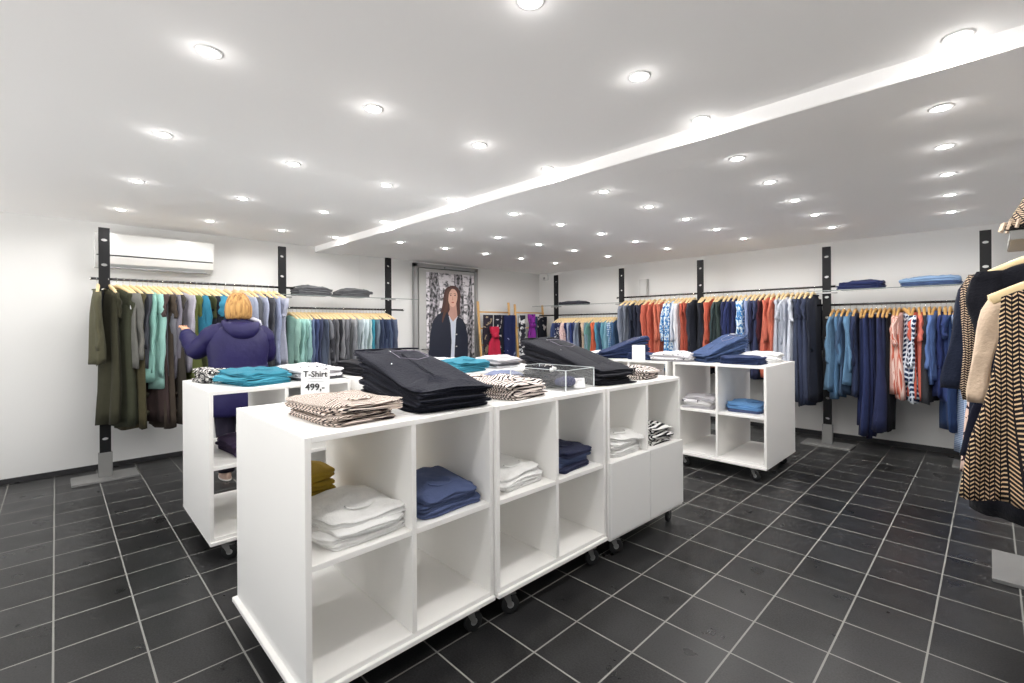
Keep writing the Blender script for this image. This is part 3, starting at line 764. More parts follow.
# ------------------------------------------------------------------ signs and acrylic box
def text_part(name, s, size, loc, rot, mat, parent, ax='CENTER', bold=0.0):
    cu = bpy.data.curves.new(name, 'FONT'); cu.body = s; cu.size = size; cu.align_x = ax; cu.extrude = 0.0006; cu.offset = bold
    cu.resolution_u = 3
    o = bpy.data.objects.new(name, cu); COL.objects.link(o)
    bpy.context.view_layer.update()
    me = bpy.data.meshes.new_from_object(o.evaluated_get(bpy.context.evaluated_depsgraph_get()))
    me.materials.clear(); me.materials.append(mat)
    bpy.data.objects.remove(o)
    q = bpy.data.objects.new(name, me); COL.objects.link(q); q.parent = parent; q.location = loc; q.rotation_euler = rot
    return q
def sign(loc, rz, w, h, label, big=None, cat='price sign', tilt=0.08, lines=(0.8, 0.55, 0.2)):
    """upright card facing local -Y"""
    root = empty('price_sign', loc, rz); root.rotation_euler = (-tilt, 0, rz)
    MB().box((-w / 2, 0, 0), (w / 2, 0.0016, h), 0.0004).build('card', paper, root)
    MB().box((-w / 2 - 0.004, -0.0026, -0.0), (w / 2 + 0.004, -0.001, h + 0.004)).box((-w / 2 - 0.004, -0.0026, -0.001), (w / 2 + 0.004, 0.05, 0.0015)).build('acrylic_holder', acrylic, root)
    if big:
        text_part('heading', big[0], w * 0.30, (0, -0.0035, h * 0.80), (pi / 2, 0, 0), ink, root, bold=0.0006)
        text_part('price', big[1], w * 0.34, (0, -0.0035, h * 0.43), (pi / 2, 0, 0), ink, root, bold=0.0008)
        m = MB()
        for zz, ww in ((0.75, 0.5), (0.66, 0.62)):
            m.box((-w * ww / 2, -0.0034, h * zz), (w * ww / 2, -0.0029, h * zz + 0.0022))
        m.build('fine_print', faint_ink, root)
    else:
        m = MB()
        for k, zz in enumerate(lines):
            m.box((-w * 0.3, -0.0034, h * zz), (w * (0.3 if k else 0.35), -0.0029, h * zz + 0.003))
        m.build('fine_print', faint_ink, root)
    tag(root, label, cat, 'small white signs on the display units')
    return root
vz = 0.7971
sign((-2.31, 0.905, T), vz + 0.05, 0.136, 0.176, 'white T-shirt price sign reading 499 above the striped shirts', ('T-Shirt', '499,-'))
sign((-2.56, 4.34, T), vz - 0.25, 0.13, 0.17, 'small white sign on the far unit between denim and white tops')
# acrylic box
bx = empty('acrylic_box', (-1.93, 2.23, T), 0.04)
w_, d_, h_ = 0.44, 0.29, 0.125; t = 0.004
m = MB()
m.box((-w_ / 2, -d_ / 2, 0), (w_ / 2, d_ / 2, t)); m.box((-w_ / 2, -d_ / 2, t), (w_ / 2, -d_ / 2 + t, h_)); m.box((-w_ / 2, d_ / 2 - t, t), (w_ / 2, d_ / 2, h_))
m.box((-w_ / 2, -d_ / 2 + t, t), (-w_ / 2 + t, d_ / 2 - t, h_)); m.box((w_ / 2 - t, -d_ / 2 + t, t), (w_ / 2, d_ / 2 - t, h_))
m.build('walls', acrylic, bx)
m = MB(); e = 0.0026
for sx in (-1, 1):
    for sy in (-1, 1):
        cx, cy = sx * (w_ / 2 - 0.001), sy * (d_ / 2 - 0.001)
        m.box((cx - e, cy - e, 0), (cx + e, cy + e, h_))
for sy in (-1, 1): m.box((-w_ / 2, sy * d_ / 2 - e, h_ - 0.003), (w_ / 2, sy * d_ / 2 + e, h_))
for sx in (-1, 1): m.box((sx * w_ / 2 - e, -d_ / 2, h_ - 0.003), (sx * w_ / 2 + e, d_ / 2, h_))
m.build('polished_edges', acrylic_edge, bx)
tag(bx, 'clear acrylic display box of accessories on the unit top', 'display box')
def sock(x, y, z, rz, mat, label, r=0.032, L=0.15):
    pts = [(-L / 2 + L * k / 9, 0.006 * sin(k), 0) for k in range(10)]
    o = MB().tube(pts, [r * (0.5 + 0.5 * sin(pi * min(1, max(0.12, (k + 0.6) / 10.0)))) for k in range(10)], 14, 0.8).build('rolled_sock', mat, None, True)
    MB().tube([(L / 2 - 0.012, 0, 0), (L / 2 + 0.004, 0, 0)], [r * 0.62, r * 0.5], 14, 0.8).build('cuff', white_f, o, True)
    o.location = (x, y, z); o.rotation_euler = (0, 0, rz)
    return tag(o, label, 'sock', 'rolled socks in the acrylic box')
dk_small = two_tone('dark_small_print', '1F2029', '8F9098', m_blotch(40, 0.62))
stack('folded_scarf', 3, (-1.97, 2.23, T + 0.006), 0.04, 0.28, 0.21, 0.022, [fabric('22232C'), dk_small], 'dark folded scarf', 'inside the acrylic box', 'folded scarf', 0.015, collar=False, jit=0.005)
sock(-1.775, 2.19, T + 0.048, 1.3, fabric('2C2F55'), 'rounded navy rolled sock beside the white card in the acrylic box', 0.042, 0.12)
sock(-1.80, 2.30, T + 0.045, 1.7, fabric('24252E'), 'black rolled sock at the far end of the acrylic box', 0.036, 0.10)
sock(-1.95, 2.17, T + 0.110, 0.3, fabric('1E1F29'), 'black rolled sock on top of the scarves in the acrylic box', 0.026, 0.13)
sock(-2.00, 2.28, T + 0.110, -0.2, print_bw, 'speckled rolled sock on top of the scarves in the acrylic box', 0.026, 0.13)
cd = MB().box((-0.035, -0.001, 0), (0.035, 0.001, 0.06), 0.0004).build('info_card', paper)
MB().box((-0.02, -0.0016, 0.045), (0.02, -0.0011, 0.048)).build('fine_print', faint_ink, cd)
cd.location = (-1.736, 2.265, T + 0.006); cd.rotation_euler = (-0.2, 0, vz + 0.25)
tag(cd, 'small blank white card standing inside the acrylic box', 'card')

# ------------------------------------------------------------------ hangers and hanging clothes
def hanger_meshes(span, wood):
    """centre at rail; returns two meshes data (arms, hook)"""
    h = span / 2
    m = MB()
    pts = []; rr = []
    for k in range(17):
        u = -1 + 2 * k / 16
        pts.append((u * h, 0.010 * (1 - u * u), -0.066 - 0.082 * abs(u) ** 1.25)); rr.append(0.014 - 0.003 * abs(u))
    m.tube(pts, rr, 8, 1.55)
    a = m.build('clothes_hanger', wood, None, True)
    m = MB()
    pts = [(0, 0, -0.075), (0, 0, -0.045)] + [(0.0185 * sin(t_), 0, -0.0185 * cos(t_) - 0.0 + 0.0) for t_ in [x * 0.3 for x in range(0, 13)]]
    pts = [(0, 0, -0.07), (0, 0, -0.035)] + [(0.0175 * sin(t_), 0, -0.0175 * cos(t_)) for t_ in [0.25 + x * 0.35 for x in range(0, 13)]]
    pts = [(p[0], p[1], p[2]) for p in pts]
    m.tube(pts, 0.0018, 5)
    b = m.build('hook', chrome, a, True)
    return a
_hproto = {}
def hanger(loc, rz, label, grp, wood=hanger_wood, span=0.42):
    key = (wood.name, span)
    if key not in _hproto:
        o = hanger_meshes(span, wood); _hproto[key] = o
    else:
        p = _hproto[key]
        o = p.copy(); COL.objects.link(o)
        c = p.children[0].copy(); COL.objects.link(c); c.parent = o
    o.location = loc; o.rotation_euler = (0, 0, rz)
    tag(o, label, 'hanger', grp)
    return o

def garment(kind, mat, L, seed, wide=1.0, thick=1.0, sleeve=0.5, flare=0.0, trim=None, hi_res=False, splay=0.0, smat=None):
    """hangs below z=0 (rail); local x = width, y = thickness"""
    rr = random.Random(seed); ph = [rr.uniform(0, 6.28) for _ in range(8)]
    n = 44 if hi_res else 30
    sw = 0.205 * wide
    rows = [(-0.105, 0.078, 0.032), (-0.110, 0.100, 0.034), (-0.122, 0.140, 0.034), (-0.140, 0.178, 0.034), (-0.162, sw * 0.98, 0.036), (-0.20, sw, 0.040), (-0.27, sw * 0.99, 0.044)]
    if kind == 'trousers':
        rows = [(-0.12, 0.165, 0.014), (-0.13, 0.168, 0.016), (-0.16, 0.170, 0.024), (-0.22, 0.178, 0.034)]
        sw = 0.165
    nb = 14 if hi_res else 9
    z0 = rows[-1][0]
    for k in range(1, nb + 1):
        t_ = k / nb
        z = z0 + (-L - z0) * t_
        w = sw * (0.99 - 0.06 * sin(pi * min(1, t_ * 1.6)) + flare * t_)
        d = 0.046 + 0.016 * t_ * (1 + flare)
        if kind == 'trousers': w = sw * (1.04 - 0.22 * t_ + flare * t_); d = 0.036
        rows.append((z, w, d))
    d_s = thick
    kf = rr.choice([3, 4, 5]); kf2 = rr.choice([6, 7, 8])
    rings = []
    for i, (z, w, d) in enumerate(rows):
        t_ = max(0, (-z - 0.15) / max(0.1, L - 0.15)); ampl = 0.14 + 0.62 * min(1, t_ * 1.3)
        if i < 4: ampl = 0.03
        rg = []
        for k in range(n):
            a = 2 * pi * k / n
            fold = 1 + ampl * (0.6 * sin(kf * a + ph[0] + 0.8 * t_) + 0.45 * sin(kf2 * a + ph[1] - 1.1 * t_))
            x = w * cos(a) * (1 + 0.10 * ampl * sin(5 * a + ph[2])) + 0.012 * t_ * sin(3 * t_ + ph[3])
            y = d * d_s * sin(a) * fold + 0.014 * t_ * sin(4 * t_ + ph[4]) + 0.010 * ampl * sin(x * 42 + ph[5])
            zz = z
            if i == len(rows) - 1: zz = z + 0.012 * sin(2 * a + ph[6]) + 0.006 * sin(5 * a)
            if kind != 'trousers' and i < 2: zz = z - 0.02 * (sin(a) > 0) * abs(sin(a))
            rg.append((x, y, zz))
        rings.append(rg)
    # turn the hem inwards so it reads as cloth with a thickness
    last = rings[-1]
    rings.append([(x * 0.94, y * 0.80, z + 0.004) for x, y, z in last])
    rings.append([(x * 0.90, y * 0.70, z + 0.05) for x, y, z in last])
    nm = {'trousers': 'hanging_trousers', 'dress': 'hanging_dress', 'coat': 'hanging_coat'}.get(kind, 'hanging_sweater')
    o = MB().loft(rings).build(nm, mat, None, True)
    if kind != 'trousers' and sleeve > 0:
        for s in (-1, 1):
            j = rr.uniform(-0.03, 0.03)
            N_ = 10
            pts = []; rs = []; out = rr.uniform(-0.035, 0.03) + splay; fw = rr.uniform(-0.035, 0.035)
            for k in range(N_ + 1):
                t_ = k / N_
                pts.append((s * (sw * 0.88 + out * t_ + 0.015 * sin(pi * t_)), j * t_ + fw * sin(pi * t_ * 0.8), -0.156 - sleeve * t_ + 0.020 * (1 - t_) ** 3))
                rs.append((0.054 - 0.014 * t_ + 0.006 * sin(7 * t_ + ph[7]) - (0.006 if k == N_ else 0)) * (1.0 if k else 0.8) * wide * (0.72 if smat else 1.0))
            sl = MB()
            rg = []
            for k, (p, r_) in enumerate(zip(pts, rs)):
                rg.append([(p[0] + r_ * cos(2 * pi * q / 14) * (1 + 0.14 * sin(2 * 2 * pi * q / 14 + 0.7 * k)), p[1] + r_ * 0.42 * sin(2 * pi * q / 14) * (1 + 0.34 * sin(3 * 2 * pi * q / 14 + ph[3] + 0.5 * k)) + 0.006 * sin(1.7 * k + ph[2]), p[2] + s * 0.0 + r_ * 0.35 * cos(2 * pi * q / 14) * s * 0) for q in range(14)])
            l = rg[-1]; cx = sum(q[0] for q in l) / 14; cy = sum(q[1] for q in l) / 14
            rg.append([(cx + (q[0] - cx) * 0.8, cy + (q[1] - cy) * 0.8, q[2] + 0.004) for q in l])
            rg.append([(cx + (q[0] - cx) * 0.6, cy + (q[1] - cy) * 0.6, q[2] + 0.04) for q in l])
            sl.loft(rg); sl.build('sleeve', smat or mat, o, True)
    if kind in ('shirt', 'coat'):
        pts = []
        for k in range(17):
            a = 2 * pi * k / 16 + pi / 2
            pts.append((0.080 * cos(a), 0.036 * sin(a), -0.100 - 0.016 * (sin(a) > 0) * abs(sin(a))))
        MB().tube(pts, 0.012, 6, 0.8).build('collar', trim or mat, o, True)
    elif kind != 'trousers':
        pts = [(0.080 * cos(2 * pi * k / 16), 0.033 * sin(2 * pi * k / 16), -0.106 - 0.02 * (sin(2 * pi * k / 16) > 0) * abs(sin(2 * pi * k / 16))) for k in range(17)]
        MB().tube(pts, 0.006, 6, 0.8).build('neckband', trim or mat, o, True)
    else:
        MB().box((-0.166, -0.017, -0.16), (0.166, 0.017, -0.115), 0.008).build('waistband', mat, o, True)
    return o

def paper_tag(parent, x, y, z):
    MB().box((x, y - 0.022, z - 0.07), (x + 0.002, y + 0.022, z)).build('price_tag', paper, parent)

KNAME = {'trousers': 'trousers', 'dress': 'dress', 'coat': 'coat', 'top': 'top', 'shirt': 'shirt', 'tee': 'T-shirt', 'cardigan': 'cardigan'}
SLEEVE = {'dress': 0.22, 'coat': 0.56, 'top': 0.52, 'shirt': 0.52, 'tee': 0.20, 'cardigan': 0.55, 'trousers': 0}
def hang_row(axis, c, z, items, railname, grp, wood=hanger_wood, base_rot=0.0, jrot=0.09, seed=0, hires=False, hspan=0.40):
    """axis 'y': rail along Y at X=c ; axis 'x': rail along X at Y=c. items: (pos, kind, colour/mat, colour word, length[, opts])"""
    rr = random.Random(seed)
    for i, it in enumerate(items):
        pos, kind, colr, word, L = it[:5]
        op = it[5] if len(it) > 5 else {}
        mat = fabric(colr) if isinstance(colr, str) else colr
        k2 = {'tee': 'top', 'cardigan': 'coat'}.get(kind, kind)
        g = garment(k2, mat, L, seed * 100 + i, op.get('wide', 1.0), op.get('thick', 0.85), op.get('sleeve', SLEEVE[kind]), op.get('flare', 0.12 if kind == 'dress' else 0.02), op.get('trim'), hires, op.get('splay', 0.0), op.get('smat'))
        rz = base_rot + rr.uniform(-jrot, jrot) + op.get('rot', 0)
        loc = (c, pos, z) if axis == 'y' else (pos, c, z)
        if axis == 'x': rz += pi / 2
        g.location = loc; g.rotation_euler = (0, 0, rz)
        o_ = ORD[i]
        tag(g, '%s %s, %s from left on the %s' % (word, KNAME[kind], o_, railname), 'trousers' if kind == 'trousers' else KNAME[kind], grp)
        if op.get('tag'): paper_tag(g, op['tag'][0], op['tag'][1], op['tag'][2])
        if op.get('button'):
            for bz in (0.86, 0.98):
                m2 = MB(); m2.loft([[(0.19 + r_ * 0.3, 0.03 + r_ * cos(2 * pi * k / 12), -L * bz + 0.12 + r_ * sin(2 * pi * k / 12)) for k in range(12)] for r_ in (0.028, 0.012)])
                m2.build('pompom', mat, g, True)
        hanger(loc, rz, 'wooden hanger, %s from left on the %s, holding %s' % (o_, railname, 'trousers' if kind == 'trousers' else 'a ' + KNAME[kind]), grp + ' hangers', wood, hspan)

# --- rail 1, left wall, Y 0.25 .. 1.85, rail height 1.89 (hem given as length below the rail)
OL, OLD, GR, GRD, MI, TE, MV, PB = '5A5A3E', '3C3B2C', '76767F', '4A4A52', '8FC0B6', '2A7896', '75727F', '4A3C40'
rail1 = [
    (0.28, 'top', '55533F', 'olive', 0.80, {'rot': -0.45}), (0.36, 'dress', OLD, 'dark khaki', 1.36, {'rot': -0.2}), (0.42, 'dress', '3F4232', 'olive green', 1.40, {'tag': (0.20, 0.0, -0.22), 'button': 1}), (0.47, 'top', '6B6B66', 'grey-olive', 0.84, {'wide': 1.1, 'sleeve': 0.62}),
    (0.52, 'dress', '4A452F', 'moss', 1.44, {'button': 1}), (0.57, 'top', '41444C', 'charcoal', 0.85), (0.62, 'cardigan', '7FB3A8', 'mint', 1.00, {'sleeve': 0.75}),
    (0.66, 'cardigan', MI, 'pale mint', 1.06, {'sleeve': 0.8}), (0.70, 'dress', '4A3B3A', 'brown', 1.40), (0.74, 'top', GR, 'mid-grey', 0.95, {'sleeve': 0.7}),
    (0.78, 'dress', '4B4138', 'dark brown', 1.46, {'button': 1}), (0.82, 'top', MV, 'mauve-grey', 0.98, {'sleeve': 0.74}), (0.86, 'dress', '45403A', 'earth-brown', 1.44),
    (0.91, 'top', 'A9A5B3', 'pale lilac', 0.92), (0.96, 'dress', '66703A', 'moss green', 1.30, {'flare': 0.3}), (1.01, 'top', TE, 'teal blue', 0.62, {'wide': 1.08, 'rot': 0.2}),
    (1.06, 'dress', '4C5233', 'green', 1.35), (1.12, 'top', '23252E', 'black', 0.66), (1.18, 'tee', '3487A8', 'bright teal', 0.66, {'wide': 1.1}), (1.25, 'top', '2A7296', 'petrol', 0.70),
    (1.33, 'top', '6E7080', 'slate', 0.80), (1.42, 'shirt', 'B7BBC9', 'pale blue-grey', 0.85), (1.49, 'shirt', '9DA5BB', 'light blue', 0.86, {'sleeve': 0.6}),
    (1.56, 'cardigan', '55585F', 'dark grey', 0.92, {'sleeve': 0.62}), (1.63, 'shirt', '9299B2', 'lavender-blue', 0.90, {'sleeve': 0.66}), (1.70, 'cardigan', '4B4D54', 'anthracite', 0.95), (1.77, 'shirt', '8E98B8', 'periwinkle', 0.92, {'sleeve': 0.72}), (1.83, 'tee', 'A7ABBE', 'misty grey', 0.90)]
hang_row('y', PX, 1.89, rail1, 'shopper\'s rail', 'clothes on the rail behind the shopper', seed=11, base_rot=0.42, jrot=0.16)

# --- rail 2, Y 1.99..3.3, z 1.65
cols2 = [('8AB4A8', 'green-mint'), ('8DBFB8', 'pale mint'), ('9CCBC4', 'aqua mint'), ('7FA9A8', 'dusty mint'), ('57698C', 'denim blue'), ('3F4B74', 'indigo'), ('39405C', 'dark indigo'), ('4A5468', 'slate'),
         ('6E7077', 'mid-grey'), ('3E3F46', 'charcoal'), ('5B5C62', 'graphite'), ('2F3036', 'near-black'), ('7A7B80', 'ash grey'), ('6A6B72', 'dim grey'), ('54565C', 'dark grey'), ('8B8D92', 'stone grey'),
         ('777A80', 'pewter'), ('8F9BA2', 'blue-grey'), ('B7C6CC', 'ice blue'), ('AEBFC6', 'pale ice blue'), ('9FB4B4', 'sea-grey'), ('2C7F95', 'teal'), ('4E6876', 'steel blue'), ('5C6C7C', 'faded navy'), ('38445F', 'navy'), ('2F3A57', 'deep navy'), ('44526E', 'ink blue'), ('2C3450', 'midnight'), ('525D77', 'dusk blue')]
rail2 = []
for i, (c_, w_) in enumerate(cols2):
    rail2.append((2.00 + 1.27 * i / (len(cols2) - 1), 'shirt' if i % 3 else 'top', c_, w_, 0.86 + 0.03 * (i % 4), {'thick': 0.75, 'sleeve': 0.50 + 0.02 * (i % 3)}))
hang_row('y', PX, 1.65, rail2, 'rail under the grey jumpers', 'shirts on the rail under the grey jumpers', seed=12, base_rot=0.22)

# --- rail 3, far corner, X -5.4..-4.15, z 1.595
dotw = two_tone('navy_white_dots', '2A3050', 'E8E8EC', m_spots(34, 0.30)); dotp = two_tone('pink_dots', 'DFC4C0', '8E4A52', m_spots(40, 0.25))
chk = two_tone('blue_white_check', 'C6D8E8', '4F7FB0', m_check(0.03, 0.3))
blot = two_tone('blue_white_mottle', '3E7DB8', 'D6E2EA', m_blotch(34, 0.50))
cols3 = [('3B4A78', 'dusty navy'), (dotw, 'navy and white dotted'), (dotw, 'dotted white'), ('D9B9B8', 'pale pink'), (dotp, 'pink dotted'), ('232F63', 'royal navy'), ('8A93B0', 'grey-blue'), ('2C3A72', 'cobalt'), ('34406E', 'indigo'), ('7B879C', 'steel'),
         ('23232B', 'black'), ('D3B79E', 'sand'), ('6E8C9C', 'dusty teal'), ('64A09A', 'sea green'), ('D4603F', 'orange'), ('C9583C', 'rust orange'), ('4A86A4', 'teal blue'), ('2F4C70', 'storm blue'), ('5B94AA', 'lake blue'), ('74A3B6', 'pale teal'), (chk, 'blue checked'), ('3A5A80', 'mid-blue')]
rail3 = [(-5.36 + 1.2 * i / (len(cols3) - 1), ('top', 'shirt', 'tee')[i % 3], c_, w_, 0.80 + 0.03 * (i % 4), {'thick': 0.75}) for i, (c_, w_) in enumerate(cols3)]
hang_row('x', PY, 1.595, rail3, 'far corner rail', 'tops on the far corner rail', seed=13)

# --- rail 4, X -4.0..-2.9, z 1.85
OR = 'CC6550'
rail4 = [(-4.00, 'coat', '7A8294', 'blue-grey', 1.02), (-3.93, 'coat', '69707F', 'grey', 1.10), (-3.85, 'dress', '2B3142', 'dark navy', 1.15), (-3.76, 'top', '252A3C', 'ink navy', 1.10), (-3.69, 'dress', '2F3345', 'midnight', 1.18),
         (-3.60, 'shirt', OR, 'orange', 1.08), (-3.52, 'dress', 'C05A46', 'burnt orange', 1.12, {'sleeve': 0.5}), (-3.43, 'shirt', 'D06E56', 'bright orange', 1.05), (-3.36, 'top', 'C0604A', 'rust', 1.02),
         (-3.28, 'shirt', blot, 'blue and white mottled', 1.10), (-3.21, 'shirt', blot, 'mottled blue', 1.05), (-3.14, 'shirt', 'C7CEDC', 'pale grey', 1.00), (-3.08, 'top', 'DADDE4', 'off-white', 1.04),
         (-3.02, 'top', 'B5523F', 'brick', 1.06), (-2.97, 'dress', 'A94534', 'brick red', 1.08), (-2.91, 'coat', '30333F', 'charcoal', 1.14)]
hang_row('x', PY, 1.85, rail4, 'back rail left of third post', 'clothes left of the third back post', seed=14)
# --- rail 5, X -2.75..-1.5
rail5 = [(-2.79, 'dress', '25272F', 'black', 1.16), (-2.74, 'coat', '2A2D38', 'near-black', 1.12), (-2.69, 'top', 'C0604A', 'orange-red', 1.02), (-2.64, 'shirt', 'B74B38', 'deep orange', 1.00), (-2.58, 'shirt', '3B4A4C', 'dark green-grey', 0.95), (-2.52, 'top', '34413F', 'bottle green', 0.94), (-2.46, 'top', '262D52', 'navy', 0.98), (-2.40, 'shirt', '2B3566', 'royal blue', 1.00),
         (-2.34, 'tee', '28305A', 'navy blue', 1.02), (-2.28, 'shirt', blot, 'blue and white mottled', 1.08), (-2.22, 'shirt', blot, 'mottled blue', 1.06), (-2.16, 'shirt', '7C8BB5', 'cornflower', 1.05), (-2.11, 'top', '262A48', 'dark navy', 1.10), (-2.06, 'dress', '3C4468', 'slate navy', 1.12),
         (-2.00, 'top', '46202A', 'wine', 1.02), (-1.94, 'dress', OR, 'orange', 1.10, {'sleeve': 0.5, 'flare': 0.3}), (-1.89, 'top', 'D26C54', 'vivid orange', 1.04), (-1.83, 'dress', 'B4B9C6', 'pale grey', 1.14), (-1.78, 'shirt', '9AA1B0', 'silver grey', 1.14),
         (-1.73, 'tee', 'C2C7D4', 'light grey', 1.02, {'sleeve': 0.25}), (-1.68, 'tee', 'CDD3E0', 'white-blue', 1.20, {'sleeve': 0.25}), (-1.62, 'dress', '3A4258', 'dusk navy', 1.36), (-1.57, 'dress', '333B56', 'deep navy', 1.40), (-1.52, 'dress', '3B435C', 'ink navy', 1.38, {'tag': (0.02, -0.2, -0.25)}), (-1.46, 'coat', '262A38', 'black-navy', 1.34, {'sleeve': 0.6})]
hang_row('x', PY, 1.85, rail5, 'back rail right of third post', 'clothes right of the third back post', seed=15)
# --- rail 6, X -1.28..-0.1, z 1.635
coral_s = two_tone('coral_white_stripe', 'E2C6BC', 'B8614E', m_stripes(0.012, 0.42, 'x')); zig = two_tone('navy_white_zigzag', 'D5DCE6', '22304F', m_chevron(0.10, 0.05, 0.05, 0.6))
pale_chk = two_tone('pale_blue_check', 'CCD8EA', '6E8DBB', m_check(0.018, 0.3))
flor = two_tone('pink_black_floral', 'E0C4B8', '3C2C34', m_blotch(26, 0.55))
rail6 = [(-1.26, 'shirt', '5F86A8', 'faded denim', 0.98, {'wide': 1.05}), (-1.21, 'shirt', '4C7399', 'denim blue', 1.06), (-1.16, 'top', '3F5878', 'mid denim', 1.00), (-1.11, 'shirt', '5B85AB', 'washed denim', 0.90, {'wide': 1.1, 'sleeve': 0.6}), (-1.05, 'top', '2A3454', 'dark navy', 1.02),
         (-0.99, 'trousers', '26305A', 'navy', 1.34), (-0.95, 'dress', '2C3765', 'royal navy', 1.44, {'sleeve': 0}), (-0.91, 'trousers', '232B52', 'dark blue', 1.46, {'flare': 0.2}), (-0.87, 'trousers', '1D2444', 'midnight', 1.40), (-0.83, 'dress', '2B3258', 'ink blue', 1.36, {'sleeve': 0}), (-0.79, 'trousers', '2D3556', 'slate blue', 1.38), (-0.75, 'trousers', '1C1D24', 'black', 1.36),
         (-0.71, 'top', coral_s, 'coral and white striped', 0.95, {'sleeve': 0.3}), (-0.67, 'top', coral_s, 'striped coral', 1.00, {'sleeve': 0.3}), (-0.63, 'top', zig, 'navy and white zigzag', 0.82, {'wide': 1.1, 'rot': 0.3}), (-0.59, 'dress', zig, 'zigzag navy', 1.02), (-0.55, 'top', 'D9604C', 'coral', 0.98, {'sleeve': 0.3}), (-0.51, 'top', 'E57160', 'bright coral', 1.00, {'sleeve': 0.25}), (-0.47, 'dress', '37383E', 'charcoal', 1.02),
         (-0.43, 'shirt', '5A78B8', 'mid-blue', 0.80, {'wide': 1.05}), (-0.39, 'shirt', '4F6CA8', 'blue denim', 0.84), (-0.35, 'top', '27346B', 'royal', 0.96), (-0.31, 'tee', '33457F', 'cobalt', 0.98), (-0.27, 'dress', '2C4474', 'deep blue', 1.28), (-0.22, 'shirt', pale_chk, 'pale blue checked', 0.80, {'rot': -0.1, 'sleeve': 0.45}), (-0.17, 'dress', pale_chk, 'long blue checked', 1.46, {'sleeve': 0}), (-0.11, 'coat', '1E2230', 'black', 1.10), (-0.04, 'dress', flor, 'pink floral', 1.40)]
hang_row('x', PY, 1.635, rail6, 'rail below denim shelf', 'clothes on the rail below the denim shelf', hanger_tan, seed=16)
# --- near rail at right, Y 1.9..3.7, rail X 0.2, z 1.86
chev = two_tone('cream_black_chevron', '141116', 'CDB08E', m_chevron(0.026, 0.0145, 0.024, 0.36)); chev_f = two_tone('fine_cream_black_chevron', '18151A', 'C4AD94', m_chevron(0.020, 0.011, 0.016, 0.40))
spotw = two_tone('white_black_spots', 'DAD6D4', '1E1E26', m_blotch(30, 0.60)); knit_s = two_tone('cream_black_knit', 'D8BFA8', '19171C', m_stripes(0.016, 0.5, 'z'))
cream_f = fabric('D9BFA4')
rail7 = [(3.70, 'coat', '1A1B22', 'black', 1.15, {'wide': 1.15, 'splay': 0.05}), (3.52, 'coat', spotw, 'white black-flecked', 0.90, {'wide': 1.2, 'splay': 0.07}), (3.36, 'dress', flor, 'pink floral', 1.12, {'wide': 1.3}), (3.16, 'coat', '1B2236', 'navy', 0.86, {'sleeve': 0.52, 'wide': 1.22, 'splay': 0.09}),
         (2.98, 'coat', chev_f, 'fine chevron', 1.00, {'wide': 1.18, 'sleeve': 0.55, 'splay': 0.045}), (2.84, 'dress', '15161E', 'black', 1.16, {'wide': 1.1, 'sleeve': 0.3})]
hang_row('y', 0.2, 1.78, rail7, 'rail before the rightmost post', 'coats before the rightmost post', seed=17, jrot=0.04, hires=True)
rail8 = [(2.62, 'dress', '171A2C', 'midnight', 0.76, {'wide': 0.95, 'flare': 0.55, 'sleeve': 0.0}), (2.44, 'cardigan', knit_s, 'cream-sleeved striped', 0.62, {'sleeve': 0.36, 'wide': 0.95, 'splay': 0.085, 'smat': cream_f}),
         (2.22, 'dress', chev, 'long cream-black chevron', 0.80, {'wide': 0.86, 'flare': 0.55, 'sleeve': 0.0, 'thick': 1.25})]
hang_row('y', 0.2, 1.65, rail8, 'nearest rail', 'clothes on the nearest rail', seed=18, jrot=0.04, hires=True)

# ------------------------------------------------------------------ ladders and scarves
def ladder(x0, y0, x1, y1, zt, label):
    """single leaning ladder of two stiles; stiles at (x0,y0) and (x1,y1), leaning to the wall"""
    root = empty('wooden_ladder', ((x0 + x1) / 2, (y0 + y1) / 2, 0))
    cx, cy = (x0 + x1) / 2, (y0 + y1) / 2
    for (x, y) in ((x0, y0), (x1, y1)):
        MB().tube([(x - cx + 0.10, y - cy, 0.0), (x - cx - 0.06, y - cy, zt)], 0.024, 8, 0.8).build('stile', ladder_wood, root)
    for k in range(6):
        z = 0.25 + k * 0.28
        f = z / zt; dx = 0.10 - 0.16 * f
        MB().tube([(x0 - cx + dx, y0 - cy, z), (x1 - cx + dx, y1 - cy, z)], 0.013, 8).build('rung', ladder_wood, root, True)
    return tag(root, label, 'ladder', 'wooden scarf ladders')
ladder(-6.02, 5.13, -6.05, 5.88, 1.83, 'pale wooden ladder of scarves nearest the poster door')
ladder(-5.98, 5.97, -6.00, 6.74, 1.80, 'pale wooden ladder of scarves nearest the far corner')
dkp = two_tone('dark_floral_print', '20212B', 'B9B4B4', m_blotch(9, 0.60)); dkp2 = two_tone('dark_leaf_print', '2A2630', '8E7F6A', m_blotch(12, 0.60)); dkp3 = two_tone('grey_white_print', '2B2B33', 'CFCFD2', m_blotch(13, 0.52))
navyp = two_tone('navy_print_scarf', '20264A', '8C93B0', m_blotch(10, 0.66)); red_f = fabric('C01F3E'); pur = two_tone('purple_scarf', '7E2F8C', '451D5E', m_blotch(14, 0.6)); tealn = fabric('2D4A6E')
